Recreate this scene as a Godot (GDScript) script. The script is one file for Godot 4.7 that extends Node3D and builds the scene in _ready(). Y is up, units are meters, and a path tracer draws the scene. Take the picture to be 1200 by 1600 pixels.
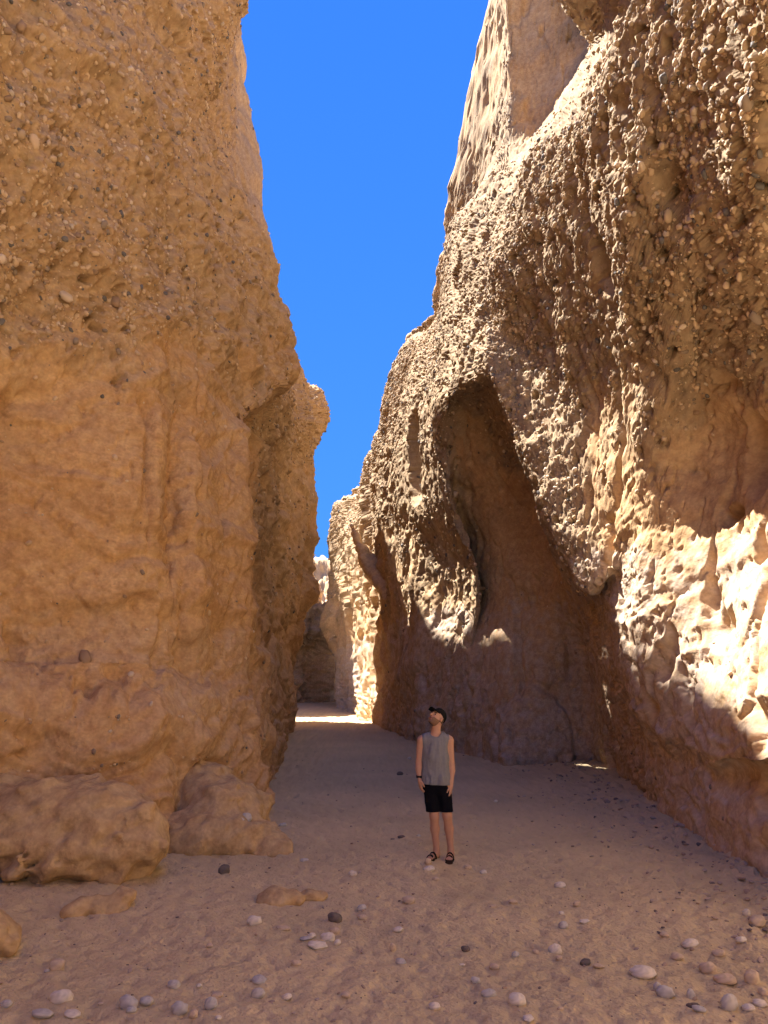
extends Node3D
# A walk between conglomerate canyon walls. Camera at the origin column, looking along -z; "d" is metres ahead of the camera.

const EYE := 2.13          # camera height
const PITCH := 12.1955     # degrees up
const FPX := 1203.0        # focal length in pixels of a 1200 x 1600 picture
var cp := cos(deg_to_rad(PITCH))
var sp := sin(deg_to_rad(PITCH))
var rng := RandomNumberGenerator.new()
var used := {}
var n_big: FastNoiseLite
var n_mid: FastNoiseLite
var n_rdg: FastNoiseLite
var n_cel: FastNoiseLite
var n_cel2: FastNoiseLite
var n_pit: FastNoiseLite
var n_str: FastNoiseLite
var n_col: FastNoiseLite
var n_col2: FastNoiseLite
var n_fine: FastNoiseLite
var n_crk: FastNoiseLite
var n_rag: FastNoiseLite
var n_blk: FastNoiseLite
var rock_mat: StandardMaterial3D
var stone_mat: StandardMaterial3D
var sand_mat: StandardMaterial3D
var cobbles := []          # shared cobble meshes

func _ready():
	var t0 := Time.get_ticks_msec()
	rng.seed = 7
	set_camera_and_light()
	make_noises()
	make_materials()
	for k in 5:
		cobbles.append(cobble_mesh(k))
	build_ground()

	build_left_wall()

	build_right_wall()

	build_far_end()
	build_boulders()

	build_floor_stones()
	build_gravel()
	build_person()


func set_camera_and_light():
	var cam := Camera3D.new()
	cam.name = "camera"
	cam.fov = rad_to_deg(2.0 * atan(800.0 / FPX))
	cam.near = 0.05
	cam.far = 2000.0
	cam.position = Vector3(0, EYE, 0)
	cam.rotation_degrees = Vector3(PITCH, 0, 0)
	add_child(cam)
	cam.current = true
	var env := Environment.new()
	env.background_mode = Environment.BG_SKY
	var sm := ProceduralSkyMaterial.new()
	sm.sky_top_color = Color(0.225, 0.515, 0.98)
	sm.sky_horizon_color = Color(0.34, 0.66, 1.0)
	sm.sky_curve = 0.35
	sm.ground_bottom_color = Color(0.45, 0.36, 0.28)
	sm.ground_horizon_color = Color(0.55, 0.46, 0.38)
	sm.sun_angle_max = 1.0
	var sky := Sky.new()
	sky.sky_material = sm
	env.sky = sky
	env.background_energy_multiplier = 0.203
	env.tonemap_mode = Environment.TONE_MAPPER_LINEAR
	env.tonemap_exposure = 5.2
	env.sdfgi_enabled = true
	env.ssao_enabled = true
	env.ssil_enabled = true
	var we := WorldEnvironment.new()
	we.name = "environment"
	we.environment = env
	add_child(we)
	var sun := DirectionalLight3D.new()
	sun.name = "sun"
	sun.light_energy = 1.6
	sun.light_color = Color(1.0, 0.975, 0.94)
	sun.light_angular_distance = 0.5
	sun.shadow_enabled = true
	var el := deg_to_rad(60.0)
	var az := deg_to_rad(48.0)   # how far ahead of straight left
	var to_sun := Vector3(-cos(el) * cos(az), sin(el), -cos(el) * sin(az))
	add_child(sun)
	sun.look_at_from_position(to_sun * 60.0, Vector3.ZERO, Vector3.UP)

# ---------------------------------------------------------------- helpers
func ray(px: float, py: float) -> Vector3:
	var x := (px - 600.0) / FPX
	var y := (800.0 - py) / FPX
	return Vector3(x, y * cp + sp, -(cp - y * sp))

func P(px: float, py: float, d: float) -> Vector3:
	var r := ray(px, py)
	return Vector3(0, EYE, 0) + r * (d / -r.z)

func on_floor(px: float, py: float, h := 0.0) -> Vector3:
	var r := ray(px, py)
	return Vector3(0, EYE, 0) + r * ((h - EYE) / r.y)

func px_of(p: Vector3) -> Vector2:
	var q := p - Vector3(0, EYE, 0)
	var zc := maxf(-q.z * cp + q.y * sp, 0.5)
	var yc := q.y * cp + q.z * sp
	return Vector2(600.0 + FPX * q.x / zc, 800.0 - FPX * yc / zc)

func numbered(called: String) -> String:
	if not used.has(called):
		used[called] = 0
		return called
	used[called] += 1
	return "%s_%03d" % [called, used[called]]

func tag(o: Node, label: String, category: String, group := "", kind := ""):
	o.set_meta("label", label)
	o.set_meta("category", category)
	if group != "":
		o.set_meta("group", group)
	if kind != "":
		o.set_meta("kind", kind)

func mesh_node(called: String, m: Mesh, mat: Material, parent: Node = null) -> MeshInstance3D:
	var o := MeshInstance3D.new()
	o.mesh = m
	if mat:
		o.material_override = mat
	if parent == null:
		o.name = numbered(called)
		add_child(o)
	else:
		o.name = called
		parent.add_child(o, true)
	return o

func nz(type: int, freq: float, sd: int, oct := 1, frac := FastNoiseLite.FRACTAL_FBM) -> FastNoiseLite:
	var n := FastNoiseLite.new()
	n.noise_type = type
	n.frequency = freq
	n.seed = sd
	n.fractal_type = frac if oct > 1 else FastNoiseLite.FRACTAL_NONE
	n.fractal_octaves = oct
	return n

func make_noises():
	var S := FastNoiseLite.TYPE_SIMPLEX_SMOOTH
	n_big = nz(S, 0.22, 11, 3)
	n_mid = nz(S, 1.1, 12, 3)
	n_rdg = nz(S, 0.55, 13, 3, FastNoiseLite.FRACTAL_RIDGED)
	n_cel = nz(FastNoiseLite.TYPE_CELLULAR, 5.5, 14)
	n_cel.cellular_return_type = FastNoiseLite.RETURN_DISTANCE
	n_cel2 = nz(FastNoiseLite.TYPE_CELLULAR, 11.0, 15)
	n_cel2.cellular_return_type = FastNoiseLite.RETURN_DISTANCE
	n_pit = nz(S, 2.6, 16, 2)
	n_str = nz(S, 1.0, 17, 3)
	n_col = nz(S, 0.35, 18, 4)
	n_col2 = nz(S, 3.0, 19, 3)
	n_fine = nz(S, 8.0, 20, 4)
	n_fine.fractal_gain = 0.6
	n_rag = nz(S, 0.9, 25, 5, FastNoiseLite.FRACTAL_RIDGED)
	n_crk = nz(S, 1.6, 23, 3, FastNoiseLite.FRACTAL_RIDGED)
	n_blk = nz(FastNoiseLite.TYPE_CELLULAR, 1.7, 24, 2)
	n_blk.cellular_return_type = FastNoiseLite.RETURN_DISTANCE2_SUB

func noise_image(size: int, freq: float, sd: int, oct: int, type := FastNoiseLite.TYPE_SIMPLEX_SMOOTH) -> Image:
	var n := nz(type, freq, sd, oct)
	if type == FastNoiseLite.TYPE_CELLULAR:
		n.cellular_return_type = FastNoiseLite.RETURN_DISTANCE
	return n.get_seamless_image(size, size)

func make_materials():
	# grain: relief of sand and small grit
	var a := noise_image(1024, 0.02, 31, 6)
	var b := noise_image(1024, 0.045, 32, 2, FastNoiseLite.TYPE_CELLULAR)
	var c := noise_image(1024, 0.006, 33, 4)
	a.convert(Image.FORMAT_L8); b.convert(Image.FORMAT_L8); c.convert(Image.FORMAT_L8)
	var da := a.get_data()
	var db := b.get_data()
	var dc := c.get_data()
	var hgt := PackedByteArray()
	var tin := PackedByteArray()
	tin.resize(1024 * 1024 * 3)
	hgt.resize(1024 * 1024)
	for i in 1024 * 1024:
		var va: int = da[i]
		var vb: int = db[i]
		var vc: int = dc[i]
		hgt[i] = clampi((va * 5 + vb * 3 + vc * 2) / 10, 0, 255)
		var k := 232 + (va - 128) / 5 + (vc - 128) / 5
		if vb < 30: k -= (30 - vb) * 2
		tin[i * 3] = clampi(k, 0, 255)
		tin[i * 3 + 1] = clampi(k - 2 + (vc - 128) / 14, 0, 255)
		tin[i * 3 + 2] = clampi(k - 4 + (vc - 128) / 10, 0, 255)
	var hi := Image.create_from_data(1024, 1024, false, Image.FORMAT_L8, hgt)
	var ttex := ImageTexture.create_from_image(Image.create_from_data(1024, 1024, false, Image.FORMAT_RGB8, tin))
	var hn: Image = hi.duplicate()
	hn.convert(Image.FORMAT_RGBA8)
	hn.bump_map_to_normal_map(6.0)
	var htex := ImageTexture.create_from_image(hi)
	rock_mat = StandardMaterial3D.new()
	rock_mat.vertex_color_use_as_albedo = true
	rock_mat.roughness = 0.95
	rock_mat.metallic_specular = 0.15
	stone_mat = rock_mat.duplicate()
	rock_mat.albedo_texture = ttex
	rock_mat.normal_enabled = true
	rock_mat.normal_texture = ImageTexture.create_from_image(hn)
	rock_mat.normal_scale = 1.0
	rock_mat.uv1_triplanar = true
	rock_mat.uv1_world_triplanar = true
	rock_mat.uv1_scale = Vector3.ONE * 0.85
	sand_mat = stone_mat.duplicate()
	sand_mat.heightmap_enabled = true
	sand_mat.heightmap_texture = htex
	sand_mat.heightmap_scale = 2.4
	sand_mat.uv1_scale = Vector3(0.7, 0.7, 1)
	stone_mat.roughness = 0.85
	stone_mat.metallic_specular = 0.3

func cobble_mesh(k: int) -> ArrayMesh:
	# a rounded river cobble of radius about 1, a few dozen faces
	var rings := 6
	var segs := 9
	var st := SurfaceTool.new()
	st.begin(Mesh.PRIMITIVE_TRIANGLES)
	st.set_smooth_group(0)
	var n := nz(FastNoiseLite.TYPE_SIMPLEX_SMOOTH, 0.75, 200 + k, 2)
	var pts := []
	for i in rings + 1:
		var row := []
		var th := PI * i / rings
		for j in segs:
			var ph := TAU * j / segs
			var v := Vector3(sin(th) * cos(ph), cos(th), sin(th) * sin(ph))
			var e := 2.0 + 0.25 * k
			v = Vector3(signf(v.x) * pow(absf(v.x), 2.0 / e), signf(v.y) * pow(absf(v.y), 2.0 / e), signf(v.z) * pow(absf(v.z), 2.0 / e)) if k > 0 else v
			v *= 1.0 + 0.26 * n.get_noise_3dv(v * 1.6)
			row.append(v)
		pts.append(row)
	for i in rings:
		for j in segs:
			var a: Vector3 = pts[i][j]
			var b: Vector3 = pts[i][(j + 1) % segs]
			var c: Vector3 = pts[i + 1][(j + 1) % segs]
			var d: Vector3 = pts[i + 1][j]
			if i > 0:
				for q in [a, b, c]:
					st.set_color(Color.WHITE); st.add_vertex(q)
			if i < rings - 1:
				for q in [a, c, d]:
					st.set_color(Color.WHITE); st.add_vertex(q)
	st.index()
	st.generate_normals()
	return st.commit()

func cr(a: Vector3, b: Vector3, c: Vector3, d: Vector3, t: float) -> Vector3:
	var m1 := (c - a) * 0.36
	var m2 := (d - b) * 0.36
	var t2 := t * t
	var t3 := t2 * t
	return b * (2.0 * t3 - 3.0 * t2 + 1.0) + m1 * (t3 - 2.0 * t2 + t) + c * (-2.0 * t3 + 3.0 * t2) + m2 * (t3 - t2)

# ---------------------------------------------------------------- cliffs
# cols: each [points (Array of Vector3), rough digits]; gives a dense relief sheet, its normals and colours
func cliff_sheet(cols: Array, side: float, sty: Dictionary) -> Dictionary:
	var nr: int = cols[0][0].size()
	var nc := cols.size()
	var step: float = sty.get("step", 2.8)
	var us := PackedFloat32Array()
	var vs := PackedFloat32Array()
	for c in nc - 1:
		var w := 0.0
		for r in range(1, nr - 3):
			w = maxf(w, seen_length(cols[c][0][r], cols[c + 1][0][r]))
		var k := clampi(int(w / step), 3, 60)
		for i in k:
			us.append(c + float(i) / k)
	us.append(nc - 1)
	for r in nr - 1:
		var w := 0.0
		for c in nc:
			w = maxf(w, seen_length(cols[c][0][r], cols[c][0][r + 1]))
		var k := clampi(int(w / (step * 1.35)), 3, 90)
		for i in k:
			vs.append(r + float(i) / k)
	vs.append(nr - 1)
	var nu := us.size()
	var nv := vs.size()
	var pos := PackedVector3Array()
	var rough := PackedFloat32Array()
	pos.resize(nu * nv)
	rough.resize(nu * nv)
	var ctrl := PackedVector3Array()
	var rc := PackedFloat32Array()
	ctrl.resize(nr)
	rc.resize(nr)
	for i in nu:
		var c := mini(int(us[i]), nc - 2)
		var t := us[i] - c
		var c0 := maxi(c - 1, 0)
		var c3 := mini(c + 2, nc - 1)
		for r in nr:
			ctrl[r] = cr(cols[c0][0][r], cols[c][0][r], cols[c + 1][0][r], cols[c3][0][r], t)
			rc[r] = lerpf(float(cols[c][1][r]), float(cols[c + 1][1][r]), t) / 9.0
		for j in nv:
			var r := mini(int(vs[j]), nr - 2)
			var s := vs[j] - r
			pos[i * nv + j] = cr(ctrl[maxi(r - 1, 0)], ctrl[r], ctrl[r + 1], ctrl[mini(r + 2, nr - 1)], s)
			rough[i * nv + j] = lerpf(rc[r], rc[r + 1], s)
	var nor := grid_normals(pos, nu, nv, side)
	# relief
	var dents: Array = sty.get("dents", [])
	var col := PackedColorArray()
	col.resize(nu * nv)
	var out := PackedVector3Array()
	out.resize(nu * nv)
	var amp: float = sty.get("amp", 1.0)
	var relief: float = sty.get("relief", 0.9)
	var bulge: float = sty.get("bulge", 0.0)
	var grain: float = sty.get("grain", 1.0)
	var shelf: float = sty.get("shelf", 0.3)
	for q in nu * nv:
		var p := pos[q]
		var ro := rough[q]
		var warp := n_mid.get_noise_3dv(p * 0.35)
		var edge := n_col.get_noise_3dv(p * 1.7)
		var rr := clampf((ro + edge * 0.45 - 0.28) * 2.6, 0.0, 1.0)   # pebbly or smooth
		var big := n_big.get_noise_3dv(p)
		var mid := n_mid.get_noise_3dv(p)
		var rdg := n_rdg.get_noise_3d(p.x, p.y * 0.38, p.z)
		var bed := n_str.get_noise_2d(p.y * 1.7 + warp * 1.3, (p.x + p.z) * 0.06)
		var fine := n_fine.get_noise_3dv(p)
		var h := big * 0.23 + mid * 0.045
		h -= clampf(rdg - 0.55, 0.0, 0.3) * (0.60 - 0.3 * rr)          # cracks and clefts
		var hair := n_crk.get_noise_3d(p.x, p.y * 0.7, p.z)
		if hair > 0.66: h -= (hair - 0.66) * 0.22
		var face := n_blk.get_noise_3d(p.x * 0.8, p.y * 1.5, p.z * 0.8)
		var lay := p.y * 2.3 + warp * 1.6 + edge * 1.2
		lay -= floorf(lay)
		var scr := n_fine.get_noise_3d(p.x * 0.6, p.y * 1.9, p.z * 0.6)
		h += bed * (0.05 - 0.02 * rr) * (1.0 + 2.6 * bulge) + fine * (0.020 * grain + 0.026 * rr * relief) + scr * 0.014 * grain + face * 0.014
		h += (1.0 - rr) * (smoothstep(0.0, 0.85, lay) - smoothstep(0.88, 1.0, lay)) * (0.032 * grain + shelf * 0.035 * smoothstep(2.2, 1.2, p.y)) * clampf(0.35 + mid * 1.8 - p.y * 0.02, 0.0, 1.0)
		h += bulge * n_str.get_noise_3d(p.x * 0.18 + 5.0, p.y * 0.42 + warp * 0.5, p.z * 0.18)
		var far := smoothstep(20.0, 42.0, -p.z)
		if far > 0.0:
			h += far * (n_big.get_noise_3d(p.x * 1.3, p.y * 0.45, p.z * 1.3) * 0.5 + n_big.get_noise_3dv(p * 3.0 + Vector3(7, 7, 7)) * 0.2)
		var cel := 0.0
		if rr > 0.02:
			cel = n_cel.get_noise_3dv(p + Vector3.ONE * fine * 0.03)
			var c2 := n_cel2.get_noise_3dv(p)
			h -= rr * relief * ((cel + 0.6) * 0.034 + (c2 + 0.6) * 0.028)
			h += rr * relief * (0.05 + 0.09 * n_pit.get_noise_3dv(p * 0.6) + 0.10 * (1.0 - 0.6 * far) * n_rag.get_noise_3dv(p) + fine * 0.03)
		var pit := n_pit.get_noise_3dv(p * 1.15 + Vector3(9, 3, 5))
		if pit > 0.45:
			h -= (pit - 0.45) * (0.10 + 1.0 * rr)
		for dn in dents:
			var v: Vector3 = p - dn[0]
			v.y /= dn[3]
			var l := v.length() / float(dn[1])
			if l < 1.0:
				h -= dn[2] * smoothstep(0.0, 0.6, 1.0 - l)
		out[q] = p + nor[q] * (h * amp)
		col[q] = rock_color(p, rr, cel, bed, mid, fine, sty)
	nor = grid_normals(out, nu, nv, side)
	var idx := PackedInt32Array()
	idx.resize((nu - 1) * (nv - 1) * 6)
	var k := 0
	for i in nu - 1:
		for j in nv - 1:
			var a := i * nv + j
			var b := a + nv
			if side < 0:
				idx[k] = a; idx[k + 1] = b; idx[k + 2] = a + 1
				idx[k + 3] = b; idx[k + 4] = b + 1; idx[k + 5] = a + 1
			else:
				idx[k] = a; idx[k + 1] = a + 1; idx[k + 2] = b
				idx[k + 3] = b; idx[k + 4] = a + 1; idx[k + 5] = b + 1
			k += 6
	var arr := []
	arr.resize(Mesh.ARRAY_MAX)
	arr[Mesh.ARRAY_VERTEX] = out
	arr[Mesh.ARRAY_NORMAL] = nor
	arr[Mesh.ARRAY_COLOR] = col
	arr[Mesh.ARRAY_INDEX] = idx
	var m := ArrayMesh.new()
	m.add_surface_from_arrays(Mesh.PRIMITIVE_TRIANGLES, arr)

	return {"mesh": m, "pos": out, "nor": nor, "col": col, "rough": rough, "nu": nu, "nv": nv}

func seen_length(a: Vector3, b: Vector3) -> float:
	# how long an edge looks from the path (for choosing how finely to divide the relief)
	var da := px_of(a)
	var db := px_of(b)
	var ina := a.z < -1.0 and da.x > -150 and da.x < 1350 and da.y > -150 and da.y < 1700
	var inb := b.z < -1.0 and db.x > -150 and db.x < 1350 and db.y > -150 and db.y < 1700
	if ina and inb:
		return da.distance_to(db)
	if ina or inb:
		return minf(da.distance_to(db), 130.0)
	return 20.0

func grid_normals(pos: PackedVector3Array, nu: int, nv: int, side: float) -> PackedVector3Array:
	var nor := PackedVector3Array()
	nor.resize(nu * nv)
	for i in nu:
		var i0 := maxi(i - 1, 0) * nv
		var i1 := mini(i + 1, nu - 1) * nv
		for j in nv:
			var du := pos[i1 + j] - pos[i0 + j]
			var dv := pos[i * nv + mini(j + 1, nv - 1)] - pos[i * nv + maxi(j - 1, 0)]
			nor[i * nv + j] = du.cross(dv).normalized() * side
	return nor

func rock_color(p: Vector3, rr: float, cel: float, bed: float, mid: float, fine: float, sty: Dictionary) -> Color:
	var a := n_col.get_noise_3dv(p)
	var b := n_col2.get_noise_3dv(p)
	var c := Vector3(0.69, 0.475, 0.265)
	c = c.lerp(Vector3(0.63, 0.42, 0.235), clampf(0.5 + bed * 1.4, 0, 1) * 0.7)
	c = c.lerp(Vector3(0.73, 0.54, 0.34), clampf(a * 1.3, 0, 1) * 0.6)
	c = c.lerp(Vector3(0.60, 0.37, 0.19), clampf(-a * 1.3, 0, 1) * 0.6)
	c = c.lerp(Vector3(0.53, 0.41, 0.28), rr * 1.3 * 0.55)
	# pebbles of the conglomerate: each cell its own tone
	if rr > 0.02:
		var g := clampf(b * 1.6, -0.5, 1.0)
		c = c.lerp(Vector3(0.25, 0.195, 0.15), rr * clampf(g, 0, 1) * 0.5)
	c *= (1.0 + 0.10 * fine + 0.07 * mid) * lerpf(1.0, sty.get("dark", 1.0), rr)  # dark lowers the right wall's pebbly rock colour, standing in for shade
	c *= sty.get("tone", Vector3.ONE)
	# grey dried flood mud on the lower rock
	var mud: float = sty.get("mud", 0.0)
	if mud > 0.0 and p.y < 6.0:
		var line: float = sty.get("line", 2.9) + 0.5 * a + 0.35 * b
		var k := clampf((line - p.y) * 6.0, 0, 1) * clampf(0.62 + a * 0.5 + b * 0.9, 0, 1) * mud
		c = c.lerp(Vector3(0.64, 0.505, 0.385), k)
	return Color(c.x, c.y, c.z)

func W(x: float, h: float, d: float) -> Vector3:
	return Vector3(x, h, -d)

# a column given as flat numbers px, py, d ... for rows 1.. ; row 0 goes under the floor, the rest as given
func column(nums: Array, tail: Array, digits: String) -> Array:
	var pts := []
	for i in range(0, nums.size(), 3):
		pts.append(P(nums[i], nums[i + 1], nums[i + 2]))
	var b: Vector3 = pts[0]
	pts.push_front(Vector3(b.x, -1.2, b.z))
	for t in tail:
		pts.append(t)
	var ds := []
	for ch in digits:
		ds.append(int(ch))
	return [pts, ds]

func build_left_wall():  # unseen rim shaped for the light: low behind camera, raised ahead
	var cols := []
	var dg := "011201112599999"
	for e in [[-16.0, -5.3], [-7.0, -4.7], [-1.0, -4.6], [3.0, -4.8], [6.2, -4.7]]:
		var pts := []
		var hs := [-1.2, 0.0, 1.1, 1.9, 2.5, 3.4, 4.2, 5.3, 6.5, 8.0, 9.6, 10.6, 11.6, 12.5]
		var xs := [0.0, 0.0, -0.05, -0.1, -0.4, -0.5, -0.5, -0.45, -0.4, -0.25, -0.15, -0.3, -0.6, -1.2]
		for k in 14:
			pts.append(W(e[1] + xs[k], hs[k], e[0]))
		pts.append(W(-22, 20.5, e[0]))
		var ds := []
		for ch in dg:
			ds.append(int(ch))
		cols.append([pts, ds])
	cols.append(column([0, 1330, 9.2, 0, 1190, 9.3, 0, 1108, 9.3, 0, 1042, 9.85, 0, 920, 9.6, 0, 840, 9.55, 0, 740, 9.5, 0, 640, 9.4, 0, 510, 9.1, 0, 390, 8.7, 0, 200, 8.3, 0, 0, 8.2], [W(-5.9, 18, 9), W(-22, 19.5, 9)], dg))
	cols.append(column([100, 1310, 9.8, 100, 1190, 9.85, 100, 1108, 9.9, 100, 1042, 10.35, 100, 920, 10.15, 100, 840, 10.1, 100, 740, 10.05, 100, 640, 10.0, 100, 510, 9.8, 100, 390, 9.4, 100, 200, 9.2, 100, 0, 9.2], [W(-5.6, 18, 10.2), W(-22, 19.5, 10)], dg))
	cols.append(column([200, 1305, 10.3, 200, 1190, 10.3, 200, 1108, 10.4, 200, 1042, 10.85, 205, 920, 10.6, 210, 840, 10.6, 210, 740, 10.5, 205, 640, 10.6, 200, 510, 10.6, 200, 390, 10.3, 190, 200, 10.2, 185, 0, 10.4], [W(-5.2, 18.2, 11.3), W(-22, 20, 11)], dg))
	cols.append(column([240, 1300, 10.7, 240, 1190, 10.7, 240, 1108, 10.8, 240, 1042, 11.25, 240, 920, 10.9, 243, 840, 10.8, 246, 740, 10.8, 240, 640, 11.0, 235, 510, 11.1, 235, 390, 10.9, 225, 200, 10.9, 220, 0, 11.1], [W(-5.0, 18.3, 12), W(-22, 20, 12)], dg))
	cols.append(column([258, 1298, 11.0, 258, 1190, 11.0, 258, 1110, 11.0, 258, 1045, 11.55, 255, 925, 11.3, 252, 840, 11.55, 250, 745, 11.7, 250, 650, 11.6, 250, 515, 11.5, 250, 390, 11.4, 240, 200, 11.4, 235, 0, 11.6], [W(-4.9, 18.4, 12.5), W(-22, 20, 12.5)], dg))
	cols.append(column([310, 1296, 11.7, 305, 1190, 11.6, 300, 1112, 11.6, 300, 1048, 12.1, 300, 925, 11.6, 300, 840, 11.6, 300, 745, 11.75, 300, 655, 12.2, 310, 520, 12.4, 305, 390, 12.4, 280, 195, 12.4, 275, 50, 12.2], [W(-4.7, 18.6, 13.6), W(-22, 20, 13.5)], dg))
	cols.append(column([360, 1288, 12.6, 355, 1190, 12.5, 350, 1112, 12.5, 346, 1048, 12.8, 344, 928, 12.6, 342, 845, 12.6, 342, 748, 12.8, 347, 660, 13.3, 375, 545, 14.4, 365, 398, 14.4, 315, 188, 14.0, 322, 75, 13.6], [W(-4.5, 18.8, 15), W(-22, 20, 15)], dg))
	cols.append(column([412, 1272, 13.3, 405, 1190, 13.3, 398, 1112, 13.3, 390, 1045, 13.5, 384, 930, 13.5, 382, 850, 13.5, 383, 750, 13.7, 393, 665, 14.3, 466, 562, 18.2, 414, 405, 17.2, 322, 185, 15.4, 352, 100, 14.9], [P(312, -150, 16), W(-22, 23, 17)], dg))
	cols.append(column([400, 1262, 14.2, 392, 1190, 14.5, 385, 1112, 14.6, 376, 1045, 14.9, 368, 930, 15, 368, 850, 15, 370, 760, 15, 378, 680, 15.6, 445, 580, 20, 395, 430, 20, 312, 230, 18.6, 320, 120, 18.2], [P(312, -150, 19.5), W(-22, 28, 20)], dg))
	var db := "011124556888999"
	cols.append(column([418, 1240, 15.4, 414, 1160, 15.8, 408, 1080, 16.2, 402, 1010, 16.6, 397, 920, 17, 395, 850, 17, 396, 760, 17.2, 404, 685, 18, 430, 600, 20.5, 420, 500, 21.3, 380, 390, 22, 350, 225, 23.5], [P(326, -70, 24.5), W(-22, 29, 25)], db))
	cols.append(column([438, 1185, 21.7, 438, 1130, 21.8, 436, 1060, 22, 430, 1000, 22.3, 428, 930, 22.6, 428, 870, 22.4, 427, 790, 22.6, 430, 700, 22.4, 441, 640, 22.6, 445, 590, 23.2, 425, 500, 24, 370, 300, 27], [P(328, -60, 28), W(-22, 30, 29)], db))
	cols.append(column([450, 1157, 28, 450, 1110, 28, 449, 1050, 28, 447, 990, 28, 450, 935, 27.8, 448, 878, 28.2, 445, 790, 28.6, 446, 715, 28, 455, 668, 27.8, 459, 630, 28.2, 440, 540, 29.8, 425, 470, 31], [W(-8.8, 32.5, 33.5), W(-24, 18, 36)], db))
	cols.append(column([457, 1144, 32.5, 457, 1098, 32.5, 459, 1038, 32.6, 463, 975, 32.4, 474, 932, 32.2, 470, 880, 32.8, 470, 790, 33, 468, 720, 32.6, 476, 682, 32.2, 484, 645, 32.5, 478, 604, 34, 462, 592, 38], [W(-10.5, 22, 44), W(-26, 24, 44)], db))
	cols.append(column([461, 1138, 34.5, 464, 1090, 34.5, 468, 1030, 34.5, 476, 968, 34.6, 494, 932, 34.8, 487, 885, 35, 488, 790, 35.2, 486, 722, 35.4, 495, 685, 35.4, 509, 648, 35.6, 504, 613, 36.4, 480, 602, 40], [W(-11.5, 25, 47), W(-27, 26, 47)], db))
	cols.append(column([450, 1130, 37.5, 453, 1090, 37.5, 457, 1030, 37.5, 463, 968, 37.6, 478, 935, 38, 472, 888, 38, 472, 795, 38.4, 470, 730, 38.6, 478, 690, 38.8, 488, 655, 39, 484, 625, 40, 466, 612, 43], [W(-12.5, 27, 50), W(-28, 28, 50)], db))
	cols.append(column([400, 1122, 42, 402, 1090, 42, 404, 1030, 42, 408, 968, 42, 410, 935, 42, 410, 888, 42, 410, 795, 42, 410, 730, 42, 410, 690, 42, 410, 665, 42, 405, 645, 44, 395, 632, 47], [W(-17, 28, 53), W(-30, 28, 53)], db))
	var dents := [
		[P(300, 130, 12.4), 0.35, 0.25, 1.0], [P(410, 1000, 16.5), 0.5, 0.35, 1.6], [P(398, 930, 17), 0.4, 0.3, 1.4], [P(447, 760, 28), 0.7, 0.5, 0.8],
		[P(225, 940, 10.7), 0.28, 0.14, 0.7], [P(60, 100, 8.5), 0.35, 0.2, 0.6], [P(190, 350, 10.4), 0.22, 0.2, 0.7], [P(303, 330, 12.4), 0.2, 0.18, 1.0]]
	var sh := cliff_sheet(cols, 1.0, {"dents": dents, "step": 2.8, "mud": 0.35, "bulge": 0.34, "tone": Vector3(1.02, 0.96, 0.86), "shelf": 1.6})
	var o := mesh_node("canyon_wall_left", sh.mesh, rock_mat)
	tag(o, "tall shaded orange sandstone canyon wall with pebbly conglomerate upper half, behind the boulders", "canyon wall", "", "structure")
	embed_stones(o, sh, 16000, 21, true)

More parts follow.
